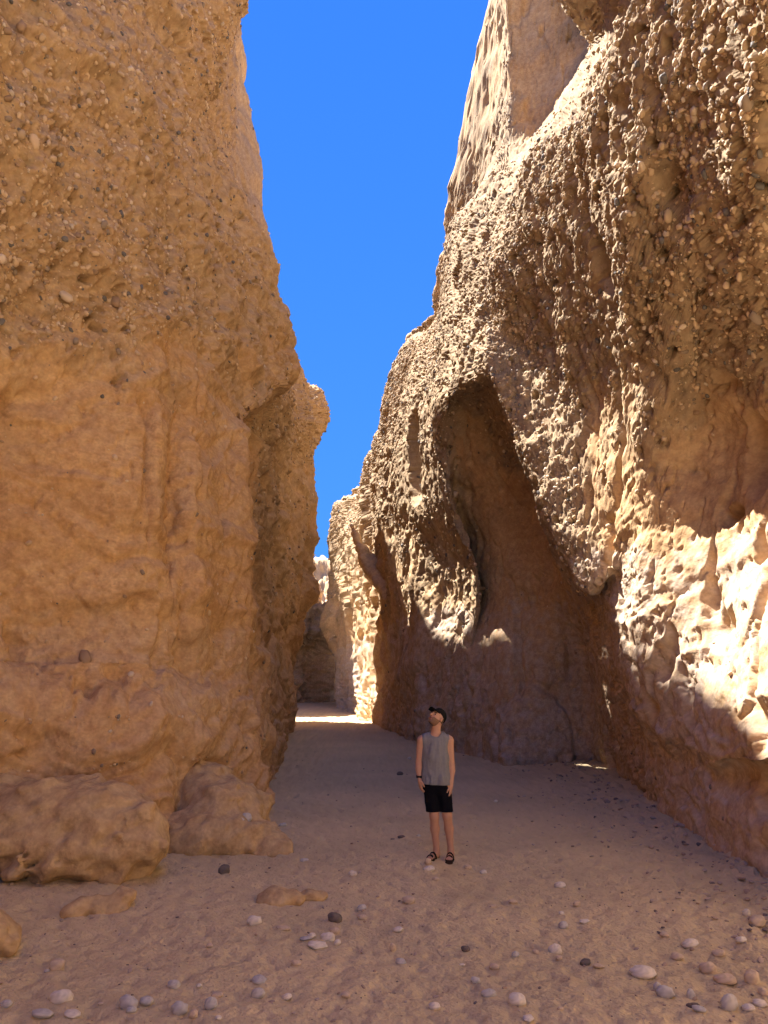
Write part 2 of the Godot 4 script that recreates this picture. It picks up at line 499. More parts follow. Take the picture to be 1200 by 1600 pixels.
func build_right_wall():
	var cols := []
	var dr := "00100000289999955"
	for e in [[-16.0, 5.2], [-7.0, 4.6], [-1.0, 4.2], [3.0, 4.0], [5.6, 3.9]]:
		var pts := []
		var hs := [-1.2, 0.0, 0.5, 1.1, 1.3, 1.9, 2.6, 3.6, 4.8, 6.0, 7.2, 8.6, 10.0, 13.0, 16.0, 19.0]
		var xs := [0.0, 0.0, 0.1, 0.25, 0.0, 0.15, 0.4, 0.6, 0.9, 0.6, -0.3, -0.9, -1.1, -0.6, -0.1, 0.6]
		for k in 16:
			pts.append(W(e[1] + xs[k], hs[k], e[0]))
		pts.append(W(22, 19.5, e[0]))
		var ds := []
		for ch in dr:
			ds.append(int(ch))
		cols.append([pts, ds])
	cols.append(column([1200, 1400, 8.4, 1197, 1320, 8.5, 1200, 1216, 8.75, 1200, 1190, 8.25, 1200, 1100, 8.4, 1200, 980, 8.8, 1200, 850, 9.2, 1200, 700, 9.5, 1200, 540, 8.6, 1200, 350, 7.0, 1200, 150, 5.8, 1200, -50, 4.9], [W(2.4, 11.5, 5.6), W(2.7, 14, 6), W(4.0, 18, 7), W(22, 19.5, 7)], dr))  # tail here and next columns: unseen overhang added to shade the face below
	cols.append(column([1100, 1335, 10.2, 1100, 1270, 10.3, 1100, 1208, 10.5, 1100, 1180, 10.0, 1100, 1090, 10.1, 1100, 970, 10.4, 1100, 840, 10.7, 1100, 690, 10.9, 1090, 560, 10.2, 1085, 380, 8.4, 1085, 180, 7.1, 1085, -40, 5.8], [W(2.1, 11.5, 7.2), W(2.5, 14, 8), W(4.0, 18, 8.5), W(22, 19.5, 9)], dr))
	var dq := "00100000014999955"
	cols.append(column([1005, 1260, 14.0, 1003, 1210, 13.7, 1002, 1160, 13.3, 1000, 1120, 12.6, 992, 1050, 12.1, 990, 960, 11.8, 990, 910, 11.85, 990, 865, 11.9, 995, 800, 12.0, 990, 600, 11.5, 985, 300, 8.6, 1000, -20, 6.9], [W(2.3, 11.8, 9.0), W(2.8, 14, 10), W(4.2, 18, 10.5), W(22, 19.5, 11)], dq))
	cols.append(column([942, 1203, 19.2, 942, 1160, 18.4, 940, 1100, 17.4, 936, 1045, 16.2, 936, 1000, 15.4, 938, 960, 14.8, 940, 935, 14.4, 942, 915, 14.0, 945, 895, 13.1, 936, 640, 13.3, 912, 300, 10.2, 935, 90, 8.6], [P(935, 65, 13), P(930, 30, 20), P(930, -200, 21), W(24, 24, 22)], dq))
	cols.append(column([925, 1197, 20, 922, 1150, 20, 920, 1080, 20, 918, 1020, 20, 916, 985, 19.6, 912, 950, 19, 908, 930, 18.2, 905, 915, 17.2, 903, 900, 13.9, 882, 620, 14.3, 862, 340, 11.9, 885, 190, 10.6], [P(885, 172, 16), P(880, 140, 21), P(880, -200, 22.5), W(24, 25, 23)], "00000001699999211"))
	cols.append(column([850, 1199, 19.8, 850, 1140, 20, 850, 1060, 20.3, 850, 990, 20.5, 852, 950, 20.6, 855, 900, 20.5, 855, 850, 20, 853, 800, 19, 848, 778, 14.8, 835, 560, 15.4, 822, 390, 13.4, 842, 232, 12.4], [P(838, 218, 17), P(840, 185, 21.5), P(840, -200, 23), W(24, 25, 24)], "00000001799999100"))
	cols.append(column([790, 1200, 19.8, 790, 1140, 20.2, 798, 1060, 20.8, 800, 985, 21.2, 805, 930, 21.5, 810, 850, 21.5, 815, 780, 20.5, 815, 720, 19.3, 815, 690, 15.6, 800, 530, 15.9, 785, 410, 14.8, 800, 305, 14.6], [P(802, 275, 17.5), P(800, 205, 21.5), P(845, -200, 23), W(24, 25, 24.5)], "00111122799999600"))
	cols.append(column([745, 1187, 22, 750, 1130, 22, 752, 1060, 22.2, 755, 985, 22.5, 758, 930, 22.8, 762, 860, 22.5, 765, 760, 21.5, 765, 640, 19.5, 765, 590, 16, 760, 500, 16.6, 755, 420, 17, 765, 335, 17.6], [P(772, 275, 19), P(788, 200, 22.5), P(842, -200, 24), W(24, 25, 26)], "00111122799999700"))
	cols.append(column([715, 1177, 23.5, 718, 1120, 23.3, 722, 1060, 23.3, 725, 990, 23.5, 728, 940, 24, 725, 860, 24, 715, 760, 22.5, 710, 640, 20.5, 716, 600, 18, 718, 510, 18.3, 720, 430, 19, 722, 348, 20], [P(740, 320, 20), P(774, 245, 23.5), P(830, -150, 25), W(24, 25, 28)], "00112233799999700"))
	var df := "00223456777778833"
	cols.append(column([700, 1172, 24.3, 712, 1110, 24, 725, 1050, 23.5, 740, 985, 23, 747, 945, 22.5, 742, 880, 22.3, 705, 795, 22.3, 678, 690, 22.3, 690, 605, 21.3, 698, 520, 21.5, 701, 430, 22, 706, 352, 23], [P(725, 337, 23), P(735, 330, 27), P(737, 322, 31), W(24, 19, 33)], df))
	cols.append(column([668, 1168, 25.5, 672, 1110, 25.5, 680, 1050, 25.5, 685, 985, 25.5, 690, 930, 25.5, 685, 860, 25.5, 665, 790, 25.5, 655, 690, 25.5, 660, 610, 25.5, 665, 560, 26, 672, 530, 26.6, 682, 506, 27.6], [P(700, 490, 29), P(710, 485, 33), P(710, 485, 37), W(24, 18, 40)], df))
	cols.append(column([656, 1164, 26.3, 655, 1100, 26.5, 652, 1050, 26.8, 650, 985, 27.2, 648, 930, 27.5, 645, 860, 27.8, 638, 790, 28, 632, 690, 28.3, 635, 630, 28.6, 640, 575, 29, 642, 548, 29.5, 643, 531, 30.5], [P(665, 522, 33), P(675, 520, 37), P(675, 520, 41), W(22, 18, 45)], df))
	cols.append(column([650, 1159, 28.4, 647, 1105, 28.4, 642, 1052, 28.5, 640, 985, 28.8, 636, 930, 29, 632, 860, 29.2, 626, 790, 29.5, 622, 700, 29.8, 624, 640, 30.2, 626, 600, 30.6, 625, 575, 31, 627, 549, 32], [P(650, 540, 35), P(660, 538, 39), P(660, 538, 43), W(20, 18, 48)], df))
	cols.append(column([640, 1150, 28.6, 632, 1105, 30, 625, 1050, 30.3, 622, 985, 30.6, 620, 930, 31, 615, 870, 31.4, 610, 800, 31.8, 605, 725, 32.3, 606, 685, 32.8, 603, 665, 33.2, 600, 650, 33.6, 602, 640, 34.6], [P(625, 620, 38), P(640, 610, 42), P(640, 610, 47), W(20, 17.5, 52)], df))
	cols.append(column([600, 1138, 35, 595, 1095, 36.2, 590, 1045, 36.8, 590, 985, 37.4, 590, 940, 38, 585, 890, 38.6, 582, 830, 39.4, 578, 780, 40, 577, 750, 40.5, 575, 735, 41, 575, 725, 41.5, 578, 716, 42.5], [P(595, 702, 46), P(610, 695, 50), P(610, 695, 55), W(20, 17, 60)], df))
	cols.append(column([560, 1122, 44, 562, 1090, 45.2, 565, 1045, 46.5, 560, 990, 47.2, 555, 950, 48, 552, 905, 49, 550, 860, 50, 550, 830, 50.5, 552, 810, 51, 555, 795, 51.5, 558, 782, 52, 561, 770, 53], [P(575, 762, 55), P(590, 757, 60), P(590, 755, 65), W(20, 17, 70)], df))
	cols.append(column([540, 1108, 55, 538, 1080, 56, 536, 1045, 56.5, 535, 1000, 57, 532, 955, 57.5, 530, 915, 58.5, 530, 880, 59, 530, 850, 59.5, 530, 830, 60, 530, 810, 60.5, 531, 797, 61, 533, 784, 62], [P(545, 782, 64), P(560, 780, 70), P(560, 780, 75), W(20, 18, 80)], df))
	cols.append(column([525, 1099, 62, 524, 1070, 62.5, 523, 1035, 63, 511, 1002, 62.5, 504, 975, 62, 512, 945, 63, 521, 905, 64, 521, 880, 64.5, 520, 860, 65, 520, 840, 65.5, 521, 815, 66, 524, 791, 67], [P(540, 789, 70), P(555, 787, 76), P(555, 787, 82), W(20, 18, 90)], df))
	cols.append(column([545, 1093, 72, 545, 1070, 72, 545, 1035, 72, 540, 1002, 72, 535, 975, 72, 538, 945, 72, 542, 905, 72, 542, 880, 72, 542, 860, 72, 542, 840, 72, 542, 820, 72, 545, 805, 73], [P(560, 803, 80), P(575, 801, 86), P(575, 801, 90), W(20, 18, 98)], df))
	var dents := [
		[P(637, 715, 26.3), 1.1, 1.3, 1.8], [P(965, 410, 10.6), 0.55, 0.8, 1.0], [P(920, 330, 10.9), 0.32, 0.3, 0.7], [P(1070, 265, 8.0), 0.5, 0.25, 1.3],
		[P(1170, 710, 9.7), 0.45, 0.35, 1.5], [P(1128, 803, 10.3), 0.3, 0.3, 0.6], [P(720, 900, 20), 0.7, 0.6, 1.3], [P(600, 940, 37), 0.9, 0.7, 1.0],
		[P(545, 985, 52), 1.2, 0.9, 1.8], [P(690, 430, 19.5), 0.7, 0.45, 0.9], [P(1050, 700, 12.4), 0.3, 0.15, 0.8], [P(1095, 860, 11), 0.18, 0.16, 1.5], [P(960, 1150, 17), 0.6, 0.4, 0.6]]
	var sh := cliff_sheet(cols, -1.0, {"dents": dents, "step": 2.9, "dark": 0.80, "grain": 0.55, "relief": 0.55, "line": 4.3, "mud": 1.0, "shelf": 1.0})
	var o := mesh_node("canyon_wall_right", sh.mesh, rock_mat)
	tag(o, "overhanging conglomerate canyon wall with sunlit patches, dark recess and protruding cobbles, behind the man", "canyon wall", "", "structure")
	embed_stones(o, sh, 22000, 22)
	var fa := P(543, 822, 38.5)
	var fb := P(606, 942, 33.5)
	var fd := Field.new(Vector3(minf(fa.x, fb.x) - 1.2, fb.y - 1.5, fa.z - 1.2), Vector3(maxf(fa.x, fb.x) + 1.2, fa.y + 1.2, fb.z + 1.2), 0.09)
	fd.cone(fa + Vector3(0.2, 0, 0), fa.lerp(fb, 0.5), 0.12, 0.34, 0.0)
	fd.cone(fa.lerp(fb, 0.5), fb + Vector3(0.2, 0, 0), 0.34, 0.2, 0.15)
	fd.cone(fa.lerp(fb, 0.2) + Vector3(0.5, -0.4, 0), fb + Vector3(0.6, 0, 0), 0.2, 0.3, 0.2)
	fd.rough(n_mid, 0.18, Vector3.ONE)
	fd.rough(n_fine, 0.06, Vector3.ONE * 0.5)
	var st := begin()
	fd.build(st, boulder_tint, 0)
	mesh_node("rock_rib", st.commit(), rock_mat, o)

func stone_color() -> Color:
	var t := rng.randf()
	var c := Vector3(0.57, 0.42, 0.27)
	if t < 0.16: c = Vector3(0.29, 0.225, 0.17)
	elif t < 0.24: c = Vector3(0.16, 0.145, 0.135)
	elif t < 0.34: c = Vector3(0.62, 0.50, 0.37)
	elif t < 0.50: c = Vector3(0.36, 0.24, 0.15)
	c *= rng.randf_range(0.85, 1.15)
	return Color(c.x, c.y, c.z)

func embed_stones(wall: MeshInstance3D, sh: Dictionary, count: int, sd: int, bands := false):
	rng.seed = sd
	var nu: int = sh.nu
	var nv: int = sh.nv
	var pos: PackedVector3Array = sh.pos
	var nor: PackedVector3Array = sh.nor
	var rough: PackedFloat32Array = sh.rough
	var list := []
	var tries := 0
	while list.size() < count and tries < count * 12:
		tries += 1
		var i := rng.randi_range(2, nu - 3)
		var j := rng.randi_range(2, nv - 3)
		var q := i * nv + j
		var p := pos[q]
		var s := px_of(p)
		if p.z > -1.0 or s.x < -80 or s.x > 1280 or s.y < -100 or p.y < 0.25:
			continue
		var rr := clampf((rough[q] + n_col.get_noise_3dv(p * 1.7) * 0.45 - 0.28) * 2.6, 0.0, 1.0)
		var seam := p.y + 0.12 * n_big.get_noise_3dv(p * 2.0)
		var lined: bool = bands and p.z > -15.0 and (absf(seam - 1.62) < 0.03 or absf(seam - 1.05) < 0.02 or absf(seam - 4.3) < 0.015) and n_col.get_noise_3dv(p * 2.5) > -0.1
		if not lined and rng.randf() > rr * rr + 0.02:
			continue
		var d := -p.z
		var r := 0.008 + 0.036 * pow(rng.randf(), 3.2)
		if lined: r = rng.randf_range(0.008, 0.022)
		if d > 16.0: r *= 1.0 + (d - 16.0) * 0.03
		if rng.randf() < 0.025: r *= rng.randf_range(1.3, 2.2)
		var n := nor[q]
		var f := n.cross(Vector3(rng.randf() - 0.5, rng.randf() * 0.6 - 0.3, rng.randf() - 0.5)).normalized()
		var b := Basis(f, n.cross(f).normalized(), n).scaled_local(Vector3(r * rng.randf_range(0.9, 1.45), r * rng.randf_range(0.65, 1.0), r * rng.randf_range(0.6, 1.0)))
		var off := r * rng.randf_range(-0.15, 0.35)
		list.append([r / d, Transform3D(b, p + n * off), rng.randi() % 5, stone_color()])
	list.sort_custom(func(a, b): return a[0] > b[0])
	var mats := {}
	var by := [[], [], [], [], []]
	for k in list.size():
		var e: Array = list[k]
		if k < 300:
			var c: Color = e[3]
			var key := Vector3i(int(c.r * 12), int(c.g * 12), int(c.b * 12))
			if not mats.has(key):
				var m: StandardMaterial3D = stone_mat.duplicate()
				m.vertex_color_use_as_albedo = false
				m.albedo_color = Color(c.r, c.g, c.b).linear_to_srgb()
				mats[key] = m
			var o := mesh_node("cobble", cobbles[e[2]], mats[key], wall)
			o.transform = e[1]
		else:
			by[e[2]].append(e)
	for v in 5:
		var mm := MultiMesh.new()
		mm.transform_format = MultiMesh.TRANSFORM_3D
		mm.use_colors = true
		mm.mesh = cobbles[v]
		mm.instance_count = by[v].size()
		for k in by[v].size():
			mm.set_instance_transform(k, by[v][k][1])
			mm.set_instance_color(k, by[v][k][3])
		var mi := MultiMeshInstance3D.new()
		mi.name = "cobbles"
		mi.multimesh = mm
		mi.material_override = stone_mat
		mi.set_meta("kind", "stuff")
		wall.add_child(mi, true)

func build_far_end():
	# the wall that closes the view where the canyon bends away, and the hill beyond it
	var cols := []
	for e in [[-24.0, 50.0, 3.2], [-13.0, 57.0, 3.2], [-10.5, 64.0, 3.0], [-8.7, 70.0, 1.6], [-7.0, 72.0, 1.02], [-5.0, 73.0, 1.08], [-3.0, 74.5, 1.15], [0.0, 76.0, 1.2], [8.0, 78.0, 1.25]]:  # unseen left columns made tall and pulled near to shade the far floor
		var pts := []
		var hs := [-1.0, 0.0, 1.5, 3.0, 4.4, 5.4, 6.4, 7.6, 8.8]
		var off := [0.0, 0.0, 0.2, 0.4, 0.6, -0.4, -0.5, 0.3, 2.0]
		for k in 9:
			pts.append(W(e[0], hs[k] * e[2], e[1] + off[k]))
		pts.append(W(e[0], 9.6 * e[2], e[1] + 22.0))
		cols.append([pts, [1, 1, 1, 1, 2, 6, 7, 7, 7, 5]])
	var sh := cliff_sheet(cols, -1.0, {"step": 3.0, "amp": 2.2})
	var o := mesh_node("canyon_bend", sh.mesh, rock_mat)
	tag(o, "far canyon wall where the sandy floor bends out of sight", "canyon wall", "", "structure")
	cols = []
	for e in [[-70.0, 20.0], [-35.0, 24.0], [-14.0, 26.5], [-8.0, 27.6], [0.0, 30.0], [20.0, 33.0]]:
		var pts := []
		for k in 6:
			pts.append(W(e[0], e[1] * k / 5.0, 118.0 + 9.0 * k))
		pts.append(W(e[0], e[1], 240.0))
		cols.append([pts, [5, 5, 5, 5, 5, 5, 5]])
	sh = cliff_sheet(cols, -1.0, {"step": 3.0, "amp": 4.0})
	o = mesh_node("hill", sh.mesh, rock_mat)
	tag(o, "distant brown stony hill above the canyon bend", "hill", "", "structure")

# ---------------------------------------------------------------- floor
func ground_h(x: float, z: float) -> float:
	var d := -z
	var h := 0.05 * n_mid.get_noise_2d(x * 0.35, z * 0.35)
	var bank := smoothstep(1.6, 4.6, x - 0.05 * maxf(d - 8.0, 0.0)) * smoothstep(5.0, 9.0, d) * (1.0 - smoothstep(19.0, 26.0, d))
	h += bank * 0.14
	h += smoothstep(-2.2, -4.2, x) * 0.10 * (1.0 - smoothstep(14.0, 18.0, d))
	return h

func rubble(x: float, z: float) -> float:
	return smoothstep(2.0, 4.2, x + 0.02 * z + 0.5 * n_col.get_noise_2d(x, z)) * smoothstep(4.0, 7.0, -z)

func floor_detail(x: float, z: float) -> float:
	var tread := n_pit.get_noise_2d(x * 1.6, z * 1.6)
	var small := n_fine.get_noise_2d(x * 1.1, z * 1.1)
	var h := ground_h(x, z) + tread * 0.017 + small * 0.010 + n_mid.get_noise_2d(x * 2.2 + 40.0, z * 2.2) * 0.011
	if tread < -0.25: h += (tread + 0.25) * 0.05
	return h + rubble(x, z) * (absf(small) * 0.05 + maxf(tread, 0.0) * 0.07)

func build_ground():
	var ds := [-400.0, -120.0, -40.0, -15.0, -6.0, -2.0, 0.5, 2.0, 3.0]
	var d := 3.6
	while d < 90.0:
		ds.append(d)
		d += clampf(d * d * 0.0011, 0.02, 1.6)
	ds.append_array([110.0, 160.0, 420.0])
	var nx := 380
	var nd := ds.size()
	var pos := PackedVector3Array()
	var col := PackedColorArray()
	var uvs := PackedVector2Array()
	for k in nd:
		var dd: float = ds[k]
		var half := clampf(0.56 * dd + 1.2, 3.0, 9.5)
		for i in nx + 5:
			var x := 0.0
			if i == 0: x = -400.0
			elif i == 1: x = -30.0
			elif i == nx + 4: x = 400.0
			elif i == nx + 3: x = 30.0
			else: x = -half + 2.0 * half * (i - 2) / nx
			var z := -dd
			var h := 0.0
			var small := n_fine.get_noise_2d(x * 1.1, z * 1.1)
			var rub := rubble(x, z)
			h = floor_detail(x, z)
			pos.append(Vector3(x, h, z))
			uvs.append(Vector2(x, z))
			var a := n_col.get_noise_2d(x * 1.3, z * 1.3)
			var b := n_col2.get_noise_2d(x * 0.6, z * 0.6)
			var c := Vector3(0.66, 0.515, 0.31).lerp(Vector3(0.57, 0.45, 0.275), clampf(0.5 + a, 0, 1))
			c = c.lerp(Vector3(0.72, 0.575, 0.365), clampf(b, 0, 1) * 0.35)
			c = c.lerp(Vector3(0.50, 0.385, 0.27), rub * clampf(0.3 + b, 0, 1) * 0.6)
			c *= 1.0 + small * 0.12
			col.append(Color(c.x, c.y, c.z))
	var w := nx + 5
	var idx := PackedInt32Array()
	for k in nd - 1:
		for i in w - 1:
			var a := k * w + i
			idx.append_array([a, a + w, a + 1, a + 1, a + w, a + w + 1])
	var nor := grid_normals(pos, nd, w, 1.0)
	for q in nor.size():
		if nor[q].y < 0: nor[q] = -nor[q]
	var arr := []
	arr.resize(Mesh.ARRAY_MAX)
	arr[Mesh.ARRAY_VERTEX] = pos
	arr[Mesh.ARRAY_NORMAL] = nor
	arr[Mesh.ARRAY_COLOR] = col
	arr[Mesh.ARRAY_TEX_UV] = uvs
	arr[Mesh.ARRAY_INDEX] = idx
	var m := ArrayMesh.new()
	m.add_surface_from_arrays(Mesh.PRIMITIVE_TRIANGLES, arr)
	var o := mesh_node("ground", m, sand_mat)
	tag(o, "trodden sandy canyon floor with small stones", "ground", "", "structure")

# ---------------------------------------------------------------- distance fields meshed as surface nets
class Field:
	var o: Vector3
	var c: float
	var nx: int
	var ny: int
	var nz: int
	var f := PackedFloat32Array()
	func _init(lo: Vector3, hi: Vector3, cell: float):
		o = lo
		c = cell
		nx = int((hi.x - lo.x) / cell) + 2
		ny = int((hi.y - lo.y) / cell) + 2
		nz = int((hi.z - lo.z) / cell) + 2
		f.resize(nx * ny * nz)
		f.fill(1.0)
	func put(q: int, d: float, k: float):
		var e := f[q]
		if k <= 0.0:
			f[q] = minf(e, d)
			return
		var h := maxf(k - absf(e - d), 0.0) / k
		f[q] = minf(e, d) - h * h * k * 0.25
	func lo_of(v: float, base: float, n: int) -> int:
		return clampi(int(floor((v - base) / c)), 0, n - 1)
	func cone(a: Vector3, b: Vector3, ra: float, rb: float, k: float):
		var m := maxf(ra, rb) + k + 2.0 * c
		var x0 := lo_of(minf(a.x, b.x) - m, o.x, nx)
		var x1 := lo_of(maxf(a.x, b.x) + m, o.x, nx)
		var y0 := lo_of(minf(a.y, b.y) - m, o.y, ny)
		var y1 := lo_of(maxf(a.y, b.y) + m, o.y, ny)
		var z0 := lo_of(minf(a.z, b.z) - m, o.z, nz)
		var z1 := lo_of(maxf(a.z, b.z) + m, o.z, nz)
		var ab := b - a
		var il := 1.0 / maxf(ab.length_squared(), 1e-9)
		for i in range(x0, x1 + 1):
			for j in range(y0, y1 + 1):
				for l in range(z0, z1 + 1):
					var p := o + Vector3(i, j, l) * c
					var t := clampf((p - a).dot(ab) * il, 0.0, 1.0)
					put((i * ny + j) * nz + l, p.distance_to(a + ab * t) - lerpf(ra, rb, t), k)
	func ell(m: Vector3, r: Vector3, k: float, b := Basis.IDENTITY):
		var R := maxf(r.x, maxf(r.y, r.z)) + k + 2.0 * c
		var bt := b.transposed()
		var x0 := lo_of(m.x - R, o.x, nx)
		var x1 := lo_of(m.x + R, o.x, nx)
		var y0 := lo_of(m.y - R, o.y, ny)
		var y1 := lo_of(m.y + R, o.y, ny)
		var z0 := lo_of(m.z - R, o.z, nz)
		var z1 := lo_of(m.z + R, o.z, nz)
		for i in range(x0, x1 + 1):
			for j in range(y0, y1 + 1):
				for l in range(z0, z1 + 1):
					var p := bt * (o + Vector3(i, j, l) * c - m)
					var k0 := (p / r).length()
					var k1 := (p / (r * r)).length()
					put((i * ny + j) * nz + l, k0 * (k0 - 1.0) / maxf(k1, 1e-6), k)
	func cut(n: Vector3, at: Vector3):          # keep what lies behind the plane
		for i in nx:
			for j in ny:
				for l in nz:
					var q := (i * ny + j) * nz + l
					f[q] = maxf(f[q], (o + Vector3(i, j, l) * c - at).dot(n))
	func take(a: Vector3, b: Vector3, ra: float, rb: float):   # hollow out along a tapered capsule
		var ab := b - a
		var il := 1.0 / maxf(ab.length_squared(), 1e-9)
		for i in nx:
			for j in ny:
				for l in nz:
					var p := o + Vector3(i, j, l) * c
					var t := clampf((p - a).dot(ab) * il, 0.0, 1.0)
					var q := (i * ny + j) * nz + l
					f[q] = maxf(f[q], lerpf(ra, rb, t) - p.distance_to(a + ab * t))
	func rough(n: FastNoiseLite, amp: float, s: Vector3):
		for i in nx:
			for j in ny:
				for l in nz:
					var q := (i * ny + j) * nz + l
					if absf(f[q]) < amp * 4.0 + 3.0 * c:
						f[q] += amp * n.get_noise_3dv((o + Vector3(i, j, l) * c) * s)
	func build(st: SurfaceTool, tint: Callable, base: int) -> int:
		var at := {}
		var verts := PackedVector3Array()
		var sx := ny * nz
		for i in nx - 1:
			for j in ny - 1:
				for l in nz - 1:
					var q := (i * ny + j) * nz + l
					var a := f[q]
					var neg := a < 0.0
					if (f[q + 1] < 0.0) == neg and (f[q + nz] < 0.0) == neg and (f[q + nz + 1] < 0.0) == neg and (f[q + sx] < 0.0) == neg and (f[q + sx + 1] < 0.0) == neg and (f[q + sx + nz] < 0.0) == neg and (f[q + sx + nz + 1] < 0.0) == neg:
						continue
					var sum := Vector3.ZERO
					var cnt := 0
					for e in 12:
						var ax := e / 4
						var u := e & 1
						var w := (e >> 1) & 1
						var p0 := Vector3i(0, u, w) if ax == 0 else (Vector3i(u, 0, w) if ax == 1 else Vector3i(u, w, 0))
						var q0 := q + p0.x * sx + p0.y * nz + p0.z
						var q1 := q0 + (sx if ax == 0 else (nz if ax == 1 else 1))
						var f0 := f[q0]
						var f1 := f[q1]
						if (f0 < 0.0) != (f1 < 0.0):
							var t := f0 / (f0 - f1)
							var v := Vector3(p0)
							v[ax] += t
							sum += v
							cnt += 1
					at[q] = verts.size()
					verts.append(o + (Vector3(i, j, l) + sum / cnt) * c)
		var nrm := PackedVector3Array()
		nrm.resize(verts.size())
		var tris := PackedInt32Array()
		for i in range(1, nx - 1):
			for j in range(1, ny - 1):
				for l in range(1, nz - 1):
					var q := (i * ny + j) * nz + l
					var neg := f[q] < 0.0
					for ax in 3:
						var q1 := q + (sx if ax == 0 else (nz if ax == 1 else 1))
						if (f[q1] < 0.0) == neg:
							continue
						var s1 := nz if ax == 0 else (1 if ax == 1 else sx)
						var s2 := 1 if ax == 0 else (sx if ax == 1 else nz)
						var c0 = at.get(q - s1 - s2, -1)
						var c1 = at.get(q - s2, -1)
						var c2 = at.get(q, -1)
						var c3 = at.get(q - s1, -1)
						if c0 < 0 or c1 < 0 or c2 < 0 or c3 < 0:
							continue
						if neg: tris.append_array([c0, c2, c1, c0, c3, c2])
						else: tris.append_array([c0, c1, c2, c0, c2, c3])
		for t in range(0, tris.size(), 3):
			var n := (verts[tris[t + 2]] - verts[tris[t]]).cross(verts[tris[t + 1]] - verts[tris[t]])
			for k in 3:
				nrm[tris[t + k]] += n
		for v in verts.size():
			st.set_color(tint.call(verts[v]))
			st.set_normal(nrm[v].normalized())
			st.add_vertex(verts[v])
		for t in tris:
			st.add_index(base + t)
		return base + verts.size()

func begin() -> SurfaceTool:
	var st := SurfaceTool.new()
	st.begin(Mesh.PRIMITIVE_TRIANGLES)
	return st

# ---------------------------------------------------------------- boulders and loose stones
func boulder_tint(p: Vector3) -> Color:
	var a := n_col2.get_noise_3dv(p * 0.7)
	var b := n_fine.get_noise_3dv(p)
	var c := Vector3(0.69, 0.485, 0.26).lerp(Vector3(0.60, 0.43, 0.24), clampf(0.5 + a, 0, 1))
	c *= 1.0 + 0.10 * b
	return Color(c.x, c.y, c.z)

func boulder(called: String, parts: Array, lo: Vector3, hi: Vector3, cell: float, amp: float) -> MeshInstance3D:
	var fd := Field.new(lo, hi, cell)
	for e in parts:
		if e.size() == 3: fd.ell(e[0], e[1], e[2])
		elif e.size() == 4: fd.ell(e[0], e[1], e[2], e[3])
		else: fd.cone(e[0], e[1], e[2], e[3], e[4])
	fd.rough(n_mid, amp, Vector3(1.1, 1.5, 1.1))
	fd.rough(n_rag, amp * 0.3, Vector3(1.0, 1.2, 1.0))
	fd.rough(n_crk, -amp * 0.3, Vector3(1.3, 1.6, 1.3))
	fd.rough(n_fine, amp * 0.22, Vector3(0.8, 1.2, 0.8))
	fd.rough(n_pit, amp * 0.45, Vector3(1.2, 1.5, 1.2))
	var st := begin()
	fd.build(st, boulder_tint, 0)
	return mesh_node(called, st.commit(), rock_mat)

func build_boulders():
	var o := boulder("boulder", [
		[Vector3(-3.55, 0.40, -9.05), Vector3(1.15, 0.56, 0.60), 0.2],
		[Vector3(-3.95, 0.72, -9.35), Vector3(0.80, 0.34, 0.55), 0.25],
		[Vector3(-2.85, 0.50, -9.05), Vector3(0.52, 0.32, 0.42), 0.2],
		[Vector3(-5.0, 0.45, -9.0), Vector3(0.9, 0.6, 0.7), 0.3]],
		Vector3(-5.9, -0.25, -10.3), Vector3(-2.1, 1.4, -8.0), 0.036, 0.16)
	tag(o, "big smooth tan boulder with an undercut end lying against the orange wall", "boulder")
	o = boulder("rock_ledge", [
		[Vector3(-2.9, 0.50, -11.8), Vector3(-2.2, 0.22, -10.95), 0.52, 0.46, 0.3],
		[Vector3(-2.45, 0.30, -11.6), Vector3(0.85, 0.50, 0.6), 0.3],
		[Vector3(-2.1, 0.22, -10.9), Vector3(-1.35, -0.04, -10.4), 0.42, 0.24, 0.25],
		[Vector3(-2.2, 0.10, -10.45), Vector3(0.62, 0.34, 0.36), 0.2],
		[Vector3(-2.75, 0.05, -10.7), Vector3(0.6, 0.34, 0.5), 0.25],
		[Vector3(-2.4, 0.0, -11.4), Vector3(0.9, 0.4, 0.7), 0.25]],
		Vector3(-3.4, -0.25, -12.3), Vector3(-0.9, 1.4, -9.7), 0.034, 0.13)
	tag(o, "low sloping tan rock ledge at the foot of the orange wall carrying two stones", "rock")
	var p := on_floor(440, 1412)
	o = boulder("flat_rock", [[p + Vector3(0, 0.0, -0.1), Vector3(0.23, 0.10, 0.16), 0.05], [p + Vector3(0.26, 0.0, -0.22), Vector3(0.15, 0.07, 0.11), 0.03]], p + Vector3(-0.5, -0.2, -0.6), p + Vector3(0.6, 0.3, 0.3), 0.013, 0.07)
	tag(o, "flat pale rock half buried in the sand of the path", "rock")
	p = on_floor(150, 1425)
	o = boulder("buried_rock", [[p + Vector3(-0.22, -0.02, 0.12), p + Vector3(0.20, 0.04, -0.2), 0.10, 0.13, 0.05], [p + Vector3(0.05, -0.05, -0.1), Vector3(0.3, 0.12, 0.15), 0.06]], p + Vector3(-0.6, -0.3, -0.6), p + Vector3(0.6, 0.35, 0.5), 0.015, 0.09)
	tag(o, "small tan rock poking out of the sand below the big boulder", "rock")
	p = on_floor(-25, 1500)
	o = boulder("corner_rock", [[p + Vector3(-0.05, 0.1, -0.1), Vector3(0.30, 0.24, 0.28), 0.1]], p + Vector3(-0.6, -0.3, -0.6), p + Vector3(0.6, 0.6, 0.5), 0.017, 0.10)
	tag(o, "rounded tan rock cut off by the picture edge, on bare sand", "rock")

func floor_y(x: float, z: float) -> float:
	return floor_detail(x, z)

